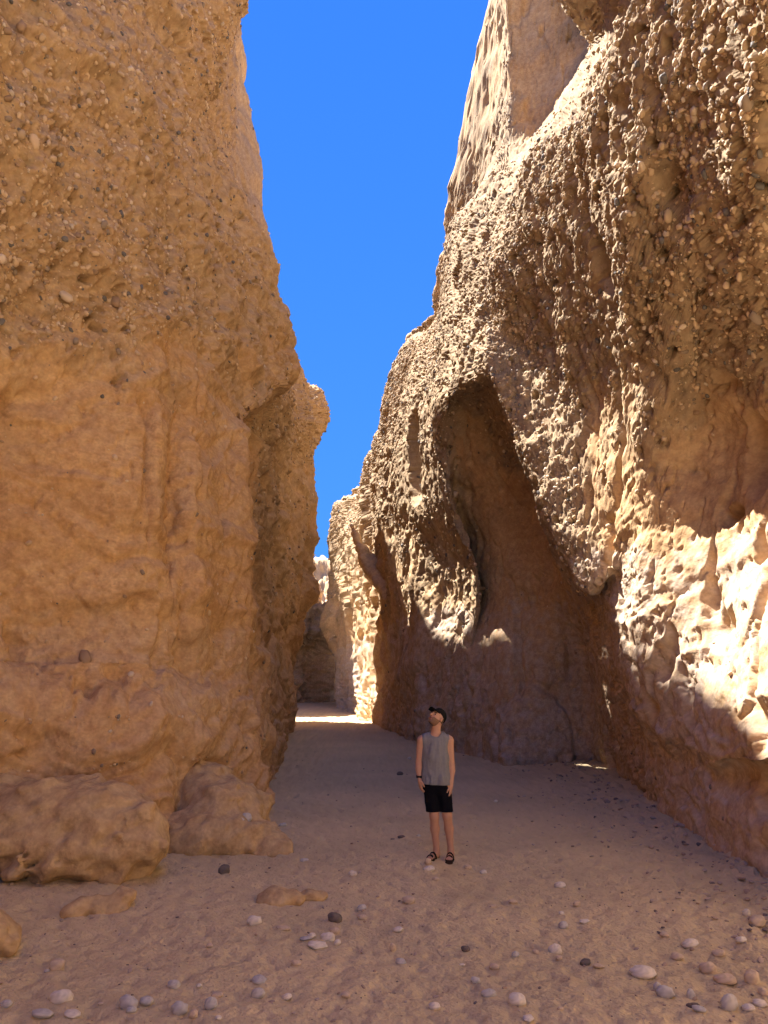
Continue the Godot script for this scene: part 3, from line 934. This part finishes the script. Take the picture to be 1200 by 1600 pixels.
func rock_shape(sd: int, angular: float) -> ArrayMesh:
	var rings := 12
	var segs := 18
	var st := begin()
	var n := nz(FastNoiseLite.TYPE_SIMPLEX_SMOOTH, 0.7, 300 + sd, 2)
	var n2 := nz(FastNoiseLite.TYPE_CELLULAR, 0.9, 400 + sd)
	for i in rings + 1:
		var th := PI * i / rings
		for j in segs:
			var ph := TAU * j / segs
			var v := Vector3(sin(th) * cos(ph), cos(th), sin(th) * sin(ph))
			v *= 1.0 + 0.22 * n.get_noise_3dv(v * 1.5) + angular * 0.35 * (n2.get_noise_3dv(v) + 0.4)
			st.set_color(Color.WHITE * (0.93 + 0.25 * n.get_noise_3dv(v * 6.0)))
			st.set_smooth_group(0)
			st.add_vertex(v)
	for i in rings:
		for j in segs:
			var a := i * segs + j
			var b := i * segs + (j + 1) % segs
			if i > 0:
				st.add_index(a); st.add_index(b); st.add_index(b + segs)
			if i < rings - 1:
				st.add_index(a); st.add_index(b + segs); st.add_index(a + segs)
	st.generate_normals()
	return st.commit()

func build_floor_stones():
	rng.seed = 51
	var shapes := []
	for k in 7:
		shapes.append(rock_shape(k, 0.0 if k < 4 else 1.0))
	var tones := {"g": Vector3(0.54, 0.505, 0.47), "p": Vector3(0.74, 0.66, 0.55), "t": Vector3(0.63, 0.49, 0.35), "d": Vector3(0.17, 0.14, 0.125)}
	var words := {"g": "grey", "p": "pale", "t": "tan", "d": "dark"}
	var mats := {}
	for k in tones:
		var m: StandardMaterial3D = stone_mat.duplicate()
		var c: Vector3 = tones[k]
		m.albedo_color = Color(c.x, c.y, c.z).linear_to_srgb()
		mats[k] = m
	# x, y (bottom of the stone), width, height in picture pixels, tone
	var list := [
		[475, 1346, 13, 6, "g"], [551, 1369, 12, 8, "p"], [396, 1446, 21, 14, "p"], [523, 1441, 21, 14, "d"], [565, 1421, 14, 9, "g"], [566, 1437, 15, 7, "t"], [442, 1453, 20, 5, "t"],
		[512, 1470, 22, 12, "p"], [477, 1470, 18, 5, "g"], [486, 1465, 13, 7, "p"], [523, 1459, 16, 8, "t"], [527, 1477, 10, 8, "p"], [495, 1482, 30, 6, "p"], [86, 1515, 22, 17, "t"], [72, 1519, 8, 4, "g"],
		[92, 1568, 34, 20, "p"], [198, 1576, 29, 18, "g"], [227, 1572, 20, 11, "g"], [204, 1583, 15, 8, "g"], [279, 1585, 23, 17, "g"], [270, 1544, 20, 11, "g"], [310, 1543, 9, 5, "p"], [338, 1558, 18, 7, "t"],
		[328, 1578, 19, 17, "g"], [301, 1590, 14, 11, "t"], [404, 1536, 21, 10, "g"], [402, 1559, 20, 14, "g"], [448, 1562, 14, 8, "p"], [540, 1559, 15, 7, "t"], [110, 1591, 24, 8, "p"], [7, 1574, 18, 9, "g"],
		[62, 1599, 30, 10, "g"], [341, 1593, 9, 5, "p"], [327, 1480, 11, 5, "t"], [442, 1291, 12, 5, "g"], [127, 1414, 18, 7, "g"], [462, 1512, 15, 7, "t"],
		[731, 1359, 11, 7, "t"], [756, 1365, 11, 6, "p"], [681, 1376, 10, 6, "t"], [639, 1412, 20, 11, "t"], [876, 1388, 17, 9, "p"], [802, 1417, 13, 5, "t"], [902, 1418, 12, 8, "t"],
		[878, 1429, 8, 5, "p"], [622, 1456, 15, 7, "p"], [881, 1451, 14, 11, "g"], [914, 1443, 15, 5, "p"], [869, 1489, 20, 14, "p"], [874, 1500, 10, 6, "t"], [916, 1508, 17, 8, "d"], [937, 1514, 18, 6, "t"],
		[626, 1506, 16, 9, "g"], [728, 1487, 13, 8, "d"], [773, 1516, 16, 8, "t"], [743, 1536, 14, 9, "g"], [765, 1557, 23, 11, "g"], [809, 1571, 26, 17, "p"], [679, 1578, 17, 10, "p"], [826, 1596, 16, 6, "p"],
		[876, 1579, 9, 5, "t"], [1008, 1529, 38, 14, "p"], [1029, 1551, 13, 12, "g"], [1042, 1560, 25, 17, "g"], [1081, 1561, 13, 15, "g"], [1086, 1576, 20, 7, "d"], [1095, 1583, 20, 7, "g"], [1143, 1582, 26, 22, "g"],
		[1172, 1580, 18, 10, "p"], [1190, 1575, 20, 10, "p"], [1178, 1538, 22, 22, "t"], [1110, 1521, 25, 16, "t"], [1081, 1480, 25, 11, "p"], [1187, 1450, 25, 15, "t"], [1168, 1430, 12, 11, "p"], [1138, 1540, 32, 12, "t"],
		[1195, 1556, 14, 12, "t"], [806, 1495, 11, 8, "g"], [722, 1511, 9, 4, "p"], [838, 1491, 10, 5, "t"], [614, 1486, 10, 12, "t"], [625, 1211, 10, 5, "d"], [775, 1254, 6, 4, "p"], [654, 1307, 7, 4, "g"],
		[627, 1309, 11, 4, "d"], [771, 1419, 12, 4, "t"], [640, 1187, 6, 4, "p"], [1060, 1500, 18, 9, "t"], [1125, 1495, 20, 9, "t"], [1160, 1475, 16, 8, "p"], [1040, 1465, 14, 7, "t"]]
	for e in list:
		var g := on_floor(e[0], e[1])
		for it in 3:
			g = on_floor(e[0], e[1], floor_y(g.x, g.z))
		var m := -g.z / FPX
		var w: float = e[2] * m * 0.5
		var hh: float = maxf(e[3] * m * 0.55, w * 0.32)
		var dark: bool = e[4] == "d"
		var flat: bool = float(e[3]) / float(e[2]) < 0.42
		var ang: bool = dark or e[4] == "t"
		var o := mesh_node("stone", shapes[rng.randi() % 4 + (3 if ang else 0)], mats[e[4]])
		o.scale = Vector3(w, hh, w * rng.randf_range(0.65, 0.95))
		o.rotation = Vector3(rng.randf_range(-0.15, 0.15), rng.randf_range(-0.5, 0.5), rng.randf_range(-0.15, 0.15))
		o.position = Vector3(g.x, floor_y(g.x, g.z - w * 0.5) + hh * 0.45, g.z - w * 0.5)
		var size := "tiny" if e[2] < 11 else ("small" if e[2] < 16 else ("medium" if e[2] < 21 else "large"))
		var form := ("flat angular" if flat else ("low angular" if float(e[3]) / float(e[2]) < 0.56 else "blocky")) if ang else ("flat" if flat else ("low oval" if float(e[3]) / float(e[2]) < 0.56 else ("rounded" if float(e[3]) / float(e[2]) < 0.72 else "plump round")))
		tag(o, "%s %s %s stone %s" % [size, form, words[e[4]], place_words(e[0], e[1])], "stone", "loose stones on the sandy floor")
	# stones that can be told apart
	for e in [[371, 1291, 10.35, 20, 12, "p", 0, "pale oval stone on the rock ledge, leaning on a grey one"], [383, 1288, 10.5, 18, 17, "g", 1, "grey stone on the rock ledge beside a pale oval one"],
			[349, 1363, 0.0, 18, 15, "d", 5, "dark brown angular stone at the foot of the rock ledge"],
			[669, 1349, 0.0, 11, 10, "t", 2, "small tan stone just in front of the man's sandal"], [671, 1357, 0.0, 18, 7, "p", 3, "flat pale stone lying before the man's feet, in front of a tan one"]]:
		var g: Vector3
		if e[2] > 0.0: g = P(e[0], e[1], e[2])
		else: g = on_floor(e[0], e[1], 0.03)
		var m := -g.z / FPX
		var w: float = e[3] * m * 0.5
		var hh: float = e[4] * m * 0.5
		var o := mesh_node("stone", shapes[e[6]], mats[e[5]])
		o.scale = Vector3(w, hh, w * 0.8)
		o.rotation = Vector3(0.1, 0.3, 0.1)
		o.position = g + Vector3(0, hh * 0.8, -w * 0.5)
		if e[2] <= 0.0: o.position.y = floor_y(g.x, g.z) + hh * 0.5
		tag(o, e[7], "stone")

func place_words(x: float, y: float) -> String:
	if absf(x - 690) < 110 and y < 1420: return "on the sand close to the man's feet"
	if x > 1000: return "among the rubble below the overhanging wall"
	if x < 200 and y < 1530: return "on bare sand below the big boulder"
	if x < 130: return "on the sand by the rounded corner rock"
	if x > 460 and x < 580 and y > 1410 and y < 1490: return "in the cluster of stones beside the flat pale rock"
	if x > 380 and x < 500 and y < 1480: return "beside the flat pale rock in the sand"
	if y < 1360: return "on the sand near the rock ledge"
	if x < 460: return "on the open sand between boulder and path"
	if x > 860: return "on the slope of sand leading to the rubble"
	return "on the trodden middle of the path"

func build_gravel():
	rng.seed = 61
	var per := [[], [], [], [], []]
	var tries := 0
	while tries < 11000:
		tries += 1
		var d := 4.0 + 20.0 * pow(rng.randf(), 1.7)
		var x := rng.randf_range(-0.55, 0.55) * d
		var z := -d
		var rub := smoothstep(1.6, 4.2, x - 0.02 * d + 0.5 * n_col.get_noise_2d(x, z))
		if absf(x) > 5.5 or rng.randf() > 0.16 + 0.84 * rub: continue
		var r := 0.005 + 0.012 * pow(rng.randf(), 3.0) + rub * 0.030 * pow(rng.randf(), 2.5)
		var b := Basis.from_euler(Vector3(rng.randf_range(-0.4, 0.4), rng.randf() * TAU, rng.randf_range(-0.4, 0.4))).scaled_local(Vector3(r * rng.randf_range(0.9, 2.0), r * rng.randf_range(0.4, 0.8), r))
		var c := Vector3(0.40, 0.285, 0.205).lerp(Vector3(0.50, 0.40, 0.32), rng.randf())
		if rng.randf() < 0.12: c = Vector3(0.2, 0.16, 0.14)
		per[rng.randi() % 5].append([Transform3D(b, Vector3(x, floor_y(x, z) + r * 0.2, z)), Color(c.x, c.y, c.z)])
	var root := Node3D.new()
	root.name = "gravel"
	add_child(root)
	tag(root, "scattered fine gravel and clods on the canyon floor below the overhanging wall", "gravel", "", "stuff")
	for v in 5:
		var mm := MultiMesh.new()
		mm.transform_format = MultiMesh.TRANSFORM_3D
		mm.use_colors = true
		mm.mesh = cobbles[v]
		mm.instance_count = per[v].size()
		for k in per[v].size():
			mm.set_instance_transform(k, per[v][k][0])
			mm.set_instance_color(k, per[v][k][1])
		var mi := MultiMeshInstance3D.new()
		mi.name = "grit"
		mi.multimesh = mm
		mi.material_override = stone_mat
		mi.set_meta("kind", "stuff")
		root.add_child(mi, true)

# ---------------------------------------------------------------- the man looking up
func plain(c: Vector3, rough: float, spec := 0.3) -> StandardMaterial3D:
	var m := StandardMaterial3D.new()
	m.albedo_color = Color(c.x, c.y, c.z).linear_to_srgb()
	m.roughness = rough
	m.metallic_specular = spec
	return m

func vertex_mat(rough: float, spec := 0.3) -> StandardMaterial3D:
	var m := StandardMaterial3D.new()
	m.vertex_color_use_as_albedo = true
	m.roughness = rough
	m.metallic_specular = spec
	return m

func build_person():
	var at := on_floor(690.6, 1341)
	at.y = floor_y(at.x, at.z)
	var who := Node3D.new()
	who.name = "person"
	add_child(who)
	who.position = at
	tag(who, "man in grey sleeveless shirt, black shorts and black cap, standing on the sand looking up", "person")
	var hc := Vector3(-0.04, 1.655, 0.0)
	var f := Vector3(-0.60, 0.60, 0.53).normalized()
	var u := (Vector3(0.06, 1, 0) - f * f.dot(Vector3(0.06, 1, 0))).normalized()
	var r := u.cross(f).normalized()
	var hb := Basis(r, u, f)
	# body: one skin from feet to neck
	var fd := Field.new(Vector3(-0.36, -0.01, -0.22), Vector3(0.26, 1.62, 0.26), 0.012)
	fd.ell(Vector3(-0.06, 1.27, -0.01), Vector3(0.155, 0.20, 0.10), 0.0)
	fd.ell(Vector3(-0.055, 1.05, 0.0), Vector3(0.135, 0.2, 0.095), 0.06)
	fd.ell(Vector3(-0.052, 0.92, -0.01), Vector3(0.15, 0.13, 0.11), 0.06)
	fd.cone(Vector3(-0.205, 1.395, -0.01), Vector3(0.09, 1.395, -0.01), 0.058, 0.058, 0.05)
	fd.cone(Vector3(-0.055, 1.42, -0.02), hc + hb * Vector3(0, -0.05, -0.03), 0.060, 0.054, 0.05)
	# arms
	fd.cone(Vector3(-0.235, 1.385, -0.01), Vector3(-0.266, 1.13, -0.025), 0.054, 0.041, 0.04)
	fd.cone(Vector3(-0.266, 1.13, -0.025), Vector3(-0.268, 1.05, -0.005), 0.041, 0.043, 0.02)
	fd.cone(Vector3(-0.268, 1.05, -0.005), Vector3(-0.264, 0.935, 0.03), 0.042, 0.027, 0.02)
	fd.cone(Vector3(0.112, 1.38, -0.01), Vector3(0.130, 1.11, -0.03), 0.056, 0.043, 0.04)
	fd.cone(Vector3(0.130, 1.11, -0.03), Vector3(0.133, 1.03, -0.01), 0.043, 0.045, 0.02)
	fd.cone(Vector3(0.133, 1.03, -0.01), Vector3(0.122, 0.865, 0.035), 0.044, 0.028, 0.02)
	# legs
	for s in [[Vector3(-0.135, 0.88, 0), Vector3(-0.088, 0.50, 0.025), Vector3(-0.080, 0.35, -0.02), Vector3(-0.062, 0.10, -0.03), Vector3(-0.15, 0.045, 0.12)], [Vector3(0.03, 0.88, 0), Vector3(0.070, 0.50, 0.025), Vector3(0.092, 0.35, -0.02), Vector3(0.110, 0.10, -0.03), Vector3(0.075, 0.045, 0.165)]]:
		fd.cone(s[0], s[1], 0.088, 0.056, 0.04)
		fd.cone(s[1], s[2], 0.053, 0.054, 0.03)
		fd.cone(s[2], s[3], 0.053, 0.035, 0.03)
		fd.cone(s[3], s[3] + Vector3(0, -0.045, -0.015), 0.036, 0.036, 0.03)
		fd.cone(s[3] + Vector3(0, -0.05, 0.0), s[4] + Vector3(0, 0.005, -0.03), 0.038, 0.030, 0.03)
		var side: Vector3 = (s[4] - s[3]).cross(Vector3.UP).normalized()
		for k in 5:
			var w := (k - 2) * 0.016
			var toe: Vector3 = s[4] + side * w + Vector3(0, -0.004, 0)
			fd.cone(toe - (s[4] - s[3]).normalized() * 0.04, toe + (s[4] - s[3]).normalized() * (0.018 - absf(w) * 0.3), 0.014, 0.011, 0.008)
	var st := begin()
	var skin := Vector3(0.53, 0.30, 0.205)
	var tint := func(p: Vector3) -> Color:
		var k := 1.0 + 0.08 * n_fine.get_noise_3dv(p * 2.0)
		return Color(skin.x * k, skin.y * k, skin.z * k)
	var cnt := fd.build(st, tint, 0)
	# head on its own finer grid
	var hd := Field.new(hc - Vector3.ONE * 0.17, hc + Vector3.ONE * 0.17, 0.004)
	hd.ell(hc + hb * Vector3(0, 0.03, -0.015), Vector3(0.076, 0.10, 0.096), 0.0, hb)
	hd.ell(hc + hb * Vector3(0, -0.045, 0.028), Vector3(0.058, 0.066, 0.066), 0.03, hb)
	hd.ell(hc + hb * Vector3(0, -0.092, 0.06), Vector3(0.03, 0.022, 0.028), 0.02, hb)
	hd.ell(hc + hb * Vector3(0, 0.036, 0.07), Vector3(0.052, 0.014, 0.022), 0.012, hb)
	hd.cone(hc + hb * Vector3(0, 0.03, 0.082), hc + hb * Vector3(0, -0.018, 0.112), 0.009, 0.013, 0.012)
	hd.ell(hc + hb * Vector3(0.012, -0.02, 0.098), Vector3(0.009, 0.008, 0.01), 0.006, hb)
	hd.ell(hc + hb * Vector3(-0.012, -0.02, 0.098), Vector3(0.009, 0.008, 0.01), 0.006, hb)
	hd.ell(hc + hb * Vector3(0, -0.047, 0.092), Vector3(0.026, 0.007, 0.010), 0.006, hb)
	hd.ell(hc + hb * Vector3(0, -0.062, 0.090), Vector3(0.022, 0.008, 0.010), 0.006, hb)
	for s in [-1.0, 1.0]:
		hd.ell(hc + hb * Vector3(0.032 * s, 0.012, 0.062), Vector3(0.017, 0.012, 0.015), 0.008, hb)
		hd.ell(hc + hb * Vector3(0.079 * s, -0.005, -0.012), Vector3(0.010, 0.032, 0.02), 0.006, hb)
	hd.cone(hc + hb * Vector3(0, -0.03, -0.03), Vector3(-0.055, 1.50, -0.02), 0.056, 0.058, 0.03)
	var ht := func(p: Vector3) -> Color:
		var q := hb.transposed() * (p - hc)
		var k := 1.0 + 0.10 * n_fine.get_noise_3dv(p * 5.0)
		var c := skin
		if q.z > 0.085 and absf(q.x) < 0.026 and q.y < -0.040 and q.y > -0.071:
			c = Vector3(0.40, 0.17, 0.13) if absf(q.y + 0.0545) > 0.004 else Vector3(0.10, 0.04, 0.035)
		elif q.y < -0.03 - 0.3 * maxf(0.0, q.z - 0.075) and q.z > -0.012 and q.y > -0.125 and not (q.y > -0.04 and absf(q.x) < 0.012):
			c = skin.lerp(Vector3(0.13, 0.075, 0.045), 0.8 + 0.3 * n_fine.get_noise_3dv(p * 9.0))
		elif q.z < 0.0 and q.y > -0.035 and absf(q.x) < 0.074:
			c = Vector3(0.09, 0.055, 0.035)
		elif q.z > 0.07 and q.y > 0.026 and q.y < 0.040 and absf(q.x) > 0.012 and absf(q.x) < 0.05:
			c = Vector3(0.14, 0.085, 0.055)
		return Color(c.x * k, c.y * k, c.z * k)
	cnt = hd.build(st, ht, cnt)
	# hands: palm, four fingers of unequal length, thumb
	for s in [[Vector3(-0.264, 0.935, 0.03), Vector3(0.10, -0.99, 0.06), 1.0], [Vector3(0.122, 0.865, 0.035), Vector3(-0.10, -0.98, 0.14), -1.0]]:
		var w: Vector3 = s[0]
		var dn: Vector3 = s[1].normalized()
		var inn := Vector3(s[2], 0, -0.35)              # towards the thigh: the palm side
		inn = (inn - dn * inn.dot(dn)).normalized()
		var fw := dn.cross(inn).normalized()
		if fw.z < 0: fw = -fw                          # towards the thumb
		var hf := Field.new(w + dn * 0.09 - Vector3.ONE * 0.13, w + dn * 0.09 + Vector3.ONE * 0.13, 0.0042)
		hf.cone(w - dn * 0.02, w + dn * 0.02, 0.028, 0.026, 0.0)
		hf.ell(w + dn * 0.055, Vector3(0.017, 0.05, 0.040), 0.02, Basis(inn, dn, fw))
		for k in 4:
			var off: float = [0.028, 0.010, -0.009, -0.027][k]
			var ln: float = [0.074, 0.082, 0.076, 0.060][k]
			var a := w + dn * (0.092 - absf(off) * 0.2) + fw * off
			var b := a + (dn + inn * 0.22).normalized() * ln * 0.45
			var c2 := b + (dn + inn * 0.75).normalized() * ln * 0.32
			var e2 := c2 + (dn + inn * 1.2).normalized() * ln * 0.23
			hf.cone(a, b, 0.0095, 0.0088, 0.006)
			hf.cone(b, c2, 0.0088, 0.0082, 0.003)
			hf.cone(c2, e2, 0.0082, 0.0072, 0.003)
		var ta := w + dn * 0.03 + fw * 0.026 + inn * 0.006
		var tb := ta + (dn * 0.75 + fw * 0.55 + inn * 0.3).normalized() * 0.042
		var tc := tb + (dn * 1.0 + fw * 0.1 + inn * 0.3).normalized() * 0.032
		hf.cone(ta, tb, 0.014, 0.0105, 0.008)
		hf.cone(tb, tc, 0.0105, 0.0085, 0.004)
		cnt = hf.build(st, tint, cnt)
	var body := mesh_node("body", st.commit(), vertex_mat(0.55, 0.35), who)
	body.set_meta("label", "bare arms, legs and bearded upturned face")
	# eyes
	for s in [-1.0, 1.0]:
		var sm := SphereMesh.new()
		sm.radius = 0.011
		sm.height = 0.022
		sm.radial_segments = 12
		sm.rings = 6
		var ey := mesh_node("eye", sm, plain(Vector3(0.10, 0.08, 0.07), 0.2, 0.5), who)
		ey.position = hc + hb * Vector3(0.032 * s, 0.012, 0.0725)
	# shirt
	var sf := Field.new(Vector3(-0.30, 0.82, -0.19), Vector3(0.19, 1.52, 0.19), 0.008)
	sf.ell(Vector3(-0.06, 1.26, -0.002), Vector3(0.172, 0.225, 0.118), 0.0)
	sf.ell(Vector3(-0.062, 1.05, 0.0), Vector3(0.158, 0.24, 0.114), 0.08)
	sf.cone(Vector3(-0.105, 0.93, 0.0), Vector3(-0.015, 0.93, 0.0), 0.130, 0.130, 0.08)
	sf.cone(Vector3(-0.108, 0.82, 0.0), Vector3(-0.012, 0.82, 0.0), 0.140, 0.140, 0.05)
	sf.cone(Vector3(-0.205, 1.397, -0.01), Vector3(0.09, 1.397, -0.01), 0.068, 0.068, 0.05)
	sf.cone(Vector3(-0.12, 1.41, -0.015), Vector3(0.01, 1.41, -0.015), 0.078, 0.078, 0.04)
	sf.rough(n_pit, 0.014, Vector3(4.5, 1.1, 4.5))
	sf.rough(n_rag, 0.005, Vector3(7.0, 3.2, 7.0))
	sf.rough(n_mid, 0.008, Vector3(6.0, 5.0, 6.0))
	sf.cut(Vector3(1, 0.12, 0).normalized(), Vector3(0.118, 1.39, 0))
	sf.cut(Vector3(-1, 0.12, 0).normalized(), Vector3(-0.238, 1.39, 0))
	sf.cut(Vector3(-0.05, -1, 0.03).normalized(), Vector3(-0.06, 0.868, 0))
	sf.take(Vector3(-0.055, 1.475, 0.02), Vector3(-0.06, 1.60, 0.04), 0.066, 0.12)
	st = begin()
	var shirt_c := Vector3(0.215, 0.215, 0.235)
	sf.build(st, func(p: Vector3) -> Color:
		var k := 1.0 + 0.10 * n_fine.get_noise_3dv(p * 3.0)
		return Color(shirt_c.x * k, shirt_c.y * k, shirt_c.z * k), 0)
	mesh_node("shirt", st.commit(), vertex_mat(0.95, 0.1), who)
	# shorts
	var kf := Field.new(Vector3(-0.28, 0.50, -0.19), Vector3(0.18, 0.97, 0.19), 0.009)
	kf.ell(Vector3(-0.055, 0.89, 0.0), Vector3(0.165, 0.15, 0.122), 0.0)
	kf.cone(Vector3(-0.132, 0.84, 0.0), Vector3(-0.098, 0.50, 0.02), 0.092, 0.080, 0.03)
	kf.cone(Vector3(0.025, 0.84, 0.0), Vector3(0.072, 0.50, 0.02), 0.092, 0.080, 0.03)
	kf.rough(n_pit, 0.010, Vector3(3.5, 1.5, 3.5))
	kf.cut(Vector3(0, -1, 0.06).normalized(), Vector3(0, 0.548, 0))
	kf.cut(Vector3(0, 1, 0), Vector3(0, 0.93, 0))
	st = begin()
	kf.build(st, func(_p: Vector3) -> Color: return Color(0.011, 0.011, 0.013), 0)
	mesh_node("shorts", st.commit(), vertex_mat(0.9, 0.15), who)
	# cap: crown and peak
	var cf := Field.new(hc - Vector3.ONE * 0.21, hc + Vector3.ONE * 0.21, 0.0055)
	cf.ell(hc + hb * Vector3(0, 0.042, -0.018), Vector3(0.086, 0.102, 0.106), 0.0, hb)
	cf.cut(hb * Vector3(0, -1, 0.32).normalized(), hc + hb * Vector3(0, 0.052, 0.03))
	st = begin()
	var black := func(_p: Vector3) -> Color: return Color(0.012, 0.012, 0.012)
	cf.build(st, black, 0)
	var cap := mesh_node("cap", st.commit(), vertex_mat(0.85, 0.2), who)
	st = begin()
	var bf := Field.new(hc - Vector3.ONE * 0.22, hc + Vector3.ONE * 0.22, 0.0055)
	for k in 9:
		var x := (k - 4) * 0.0155
		var reach := 0.155 - 6.0 * x * x
		bf.cone(hc + hb * Vector3(x, 0.062 - 3.0 * x * x, 0.05), hc + hb * Vector3(x, 0.058 - 5.0 * x * x, reach), 0.009, 0.007, 0.012)
	bf.build(st, black, 0)
	mesh_node("peak", st.commit(), vertex_mat(0.85, 0.2), cap)
	# wristwatch
	var tor := TorusMesh.new()
	tor.inner_radius = 0.026
	tor.outer_radius = 0.035
	tor.rings = 24
	tor.ring_segments = 8
	var wat := mesh_node("wristwatch", tor, plain(Vector3(0.012, 0.012, 0.012), 0.5), who)
	wat.position = Vector3(-0.264, 0.962, 0.022)
	wat.scale = Vector3(1.06, 3.4, 1.06)
	wat.rotation = Vector3(0.15, 0, 0)
	var face := CylinderMesh.new()
	face.top_radius = 0.016
	face.bottom_radius = 0.018
	face.height = 0.008
	var wf := mesh_node("dial", face, plain(Vector3(0.01, 0.01, 0.012), 0.15, 0.5), wat)
	wf.rotation = Vector3(0, 0, PI / 2)
	wf.position = Vector3(-0.036, 0, 0.004)
	wf.scale = Vector3(0.3, 1, 1)
	# sandals with two straps each
	for s in [[Vector3(-0.058, 0, -0.065), Vector3(-0.178, 0, 0.165)], [Vector3(0.115, 0, -0.065), Vector3(0.066, 0, 0.215)]]:
		var a: Vector3 = s[0]
		var b: Vector3 = s[1]
		var dir := (b - a).normalized()
		var ac := dir.cross(Vector3.UP).normalized()
		var so := Field.new(Vector3(minf(a.x, b.x) - 0.08, -0.02, minf(a.z, b.z) - 0.08), Vector3(maxf(a.x, b.x) + 0.08, 0.06, maxf(a.z, b.z) + 0.08), 0.006)
		so.cone(a + Vector3(0, 0.012, 0), a.lerp(b, 0.5) + Vector3(0, 0.012, 0), 0.036, 0.038, 0.0)
		so.cone(a.lerp(b, 0.5) + Vector3(0, 0.012, 0), b - dir * 0.02 + Vector3(0, 0.012, 0), 0.038, 0.047, 0.03)
		so.cut(Vector3.UP, Vector3(0, 0.022, 0))
		so.cut(Vector3.DOWN, Vector3(0, -0.004, 0))
		st = begin()
		so.build(st, func(_p: Vector3) -> Color: return Color(0.045, 0.030, 0.022), 0)
		var sd := mesh_node("sandal", st.commit(), vertex_mat(0.8, 0.2), who)
		for k in 2:
			var mid := a.lerp(b, 0.46 + 0.27 * k)
			var sf2 := Field.new(mid - Vector3(0.09, 0.04, 0.09), mid + Vector3(0.09, 0.13, 0.09), 0.006)
			var top: float = 0.080 if k == 0 else 0.064
			for q in 8:
				var t0 := PI * q / 8.0
				var t1 := PI * (q + 1) / 8.0
				for z in 3:
					var sh := dir * ((z - 1) * 0.013)
					sf2.cone(mid + sh + ac * cos(t0) * 0.047 + Vector3(0, 0.012 + sin(t0) * top, 0), mid + sh + ac * cos(t1) * 0.047 + Vector3(0, 0.012 + sin(t1) * top, 0), 0.006, 0.006, 0.004)
			st = begin()
			sf2.build(st, func(_p: Vector3) -> Color: return Color(0.022, 0.016, 0.014), 0)
			mesh_node("strap", st.commit(), vertex_mat(0.7, 0.25), sd)
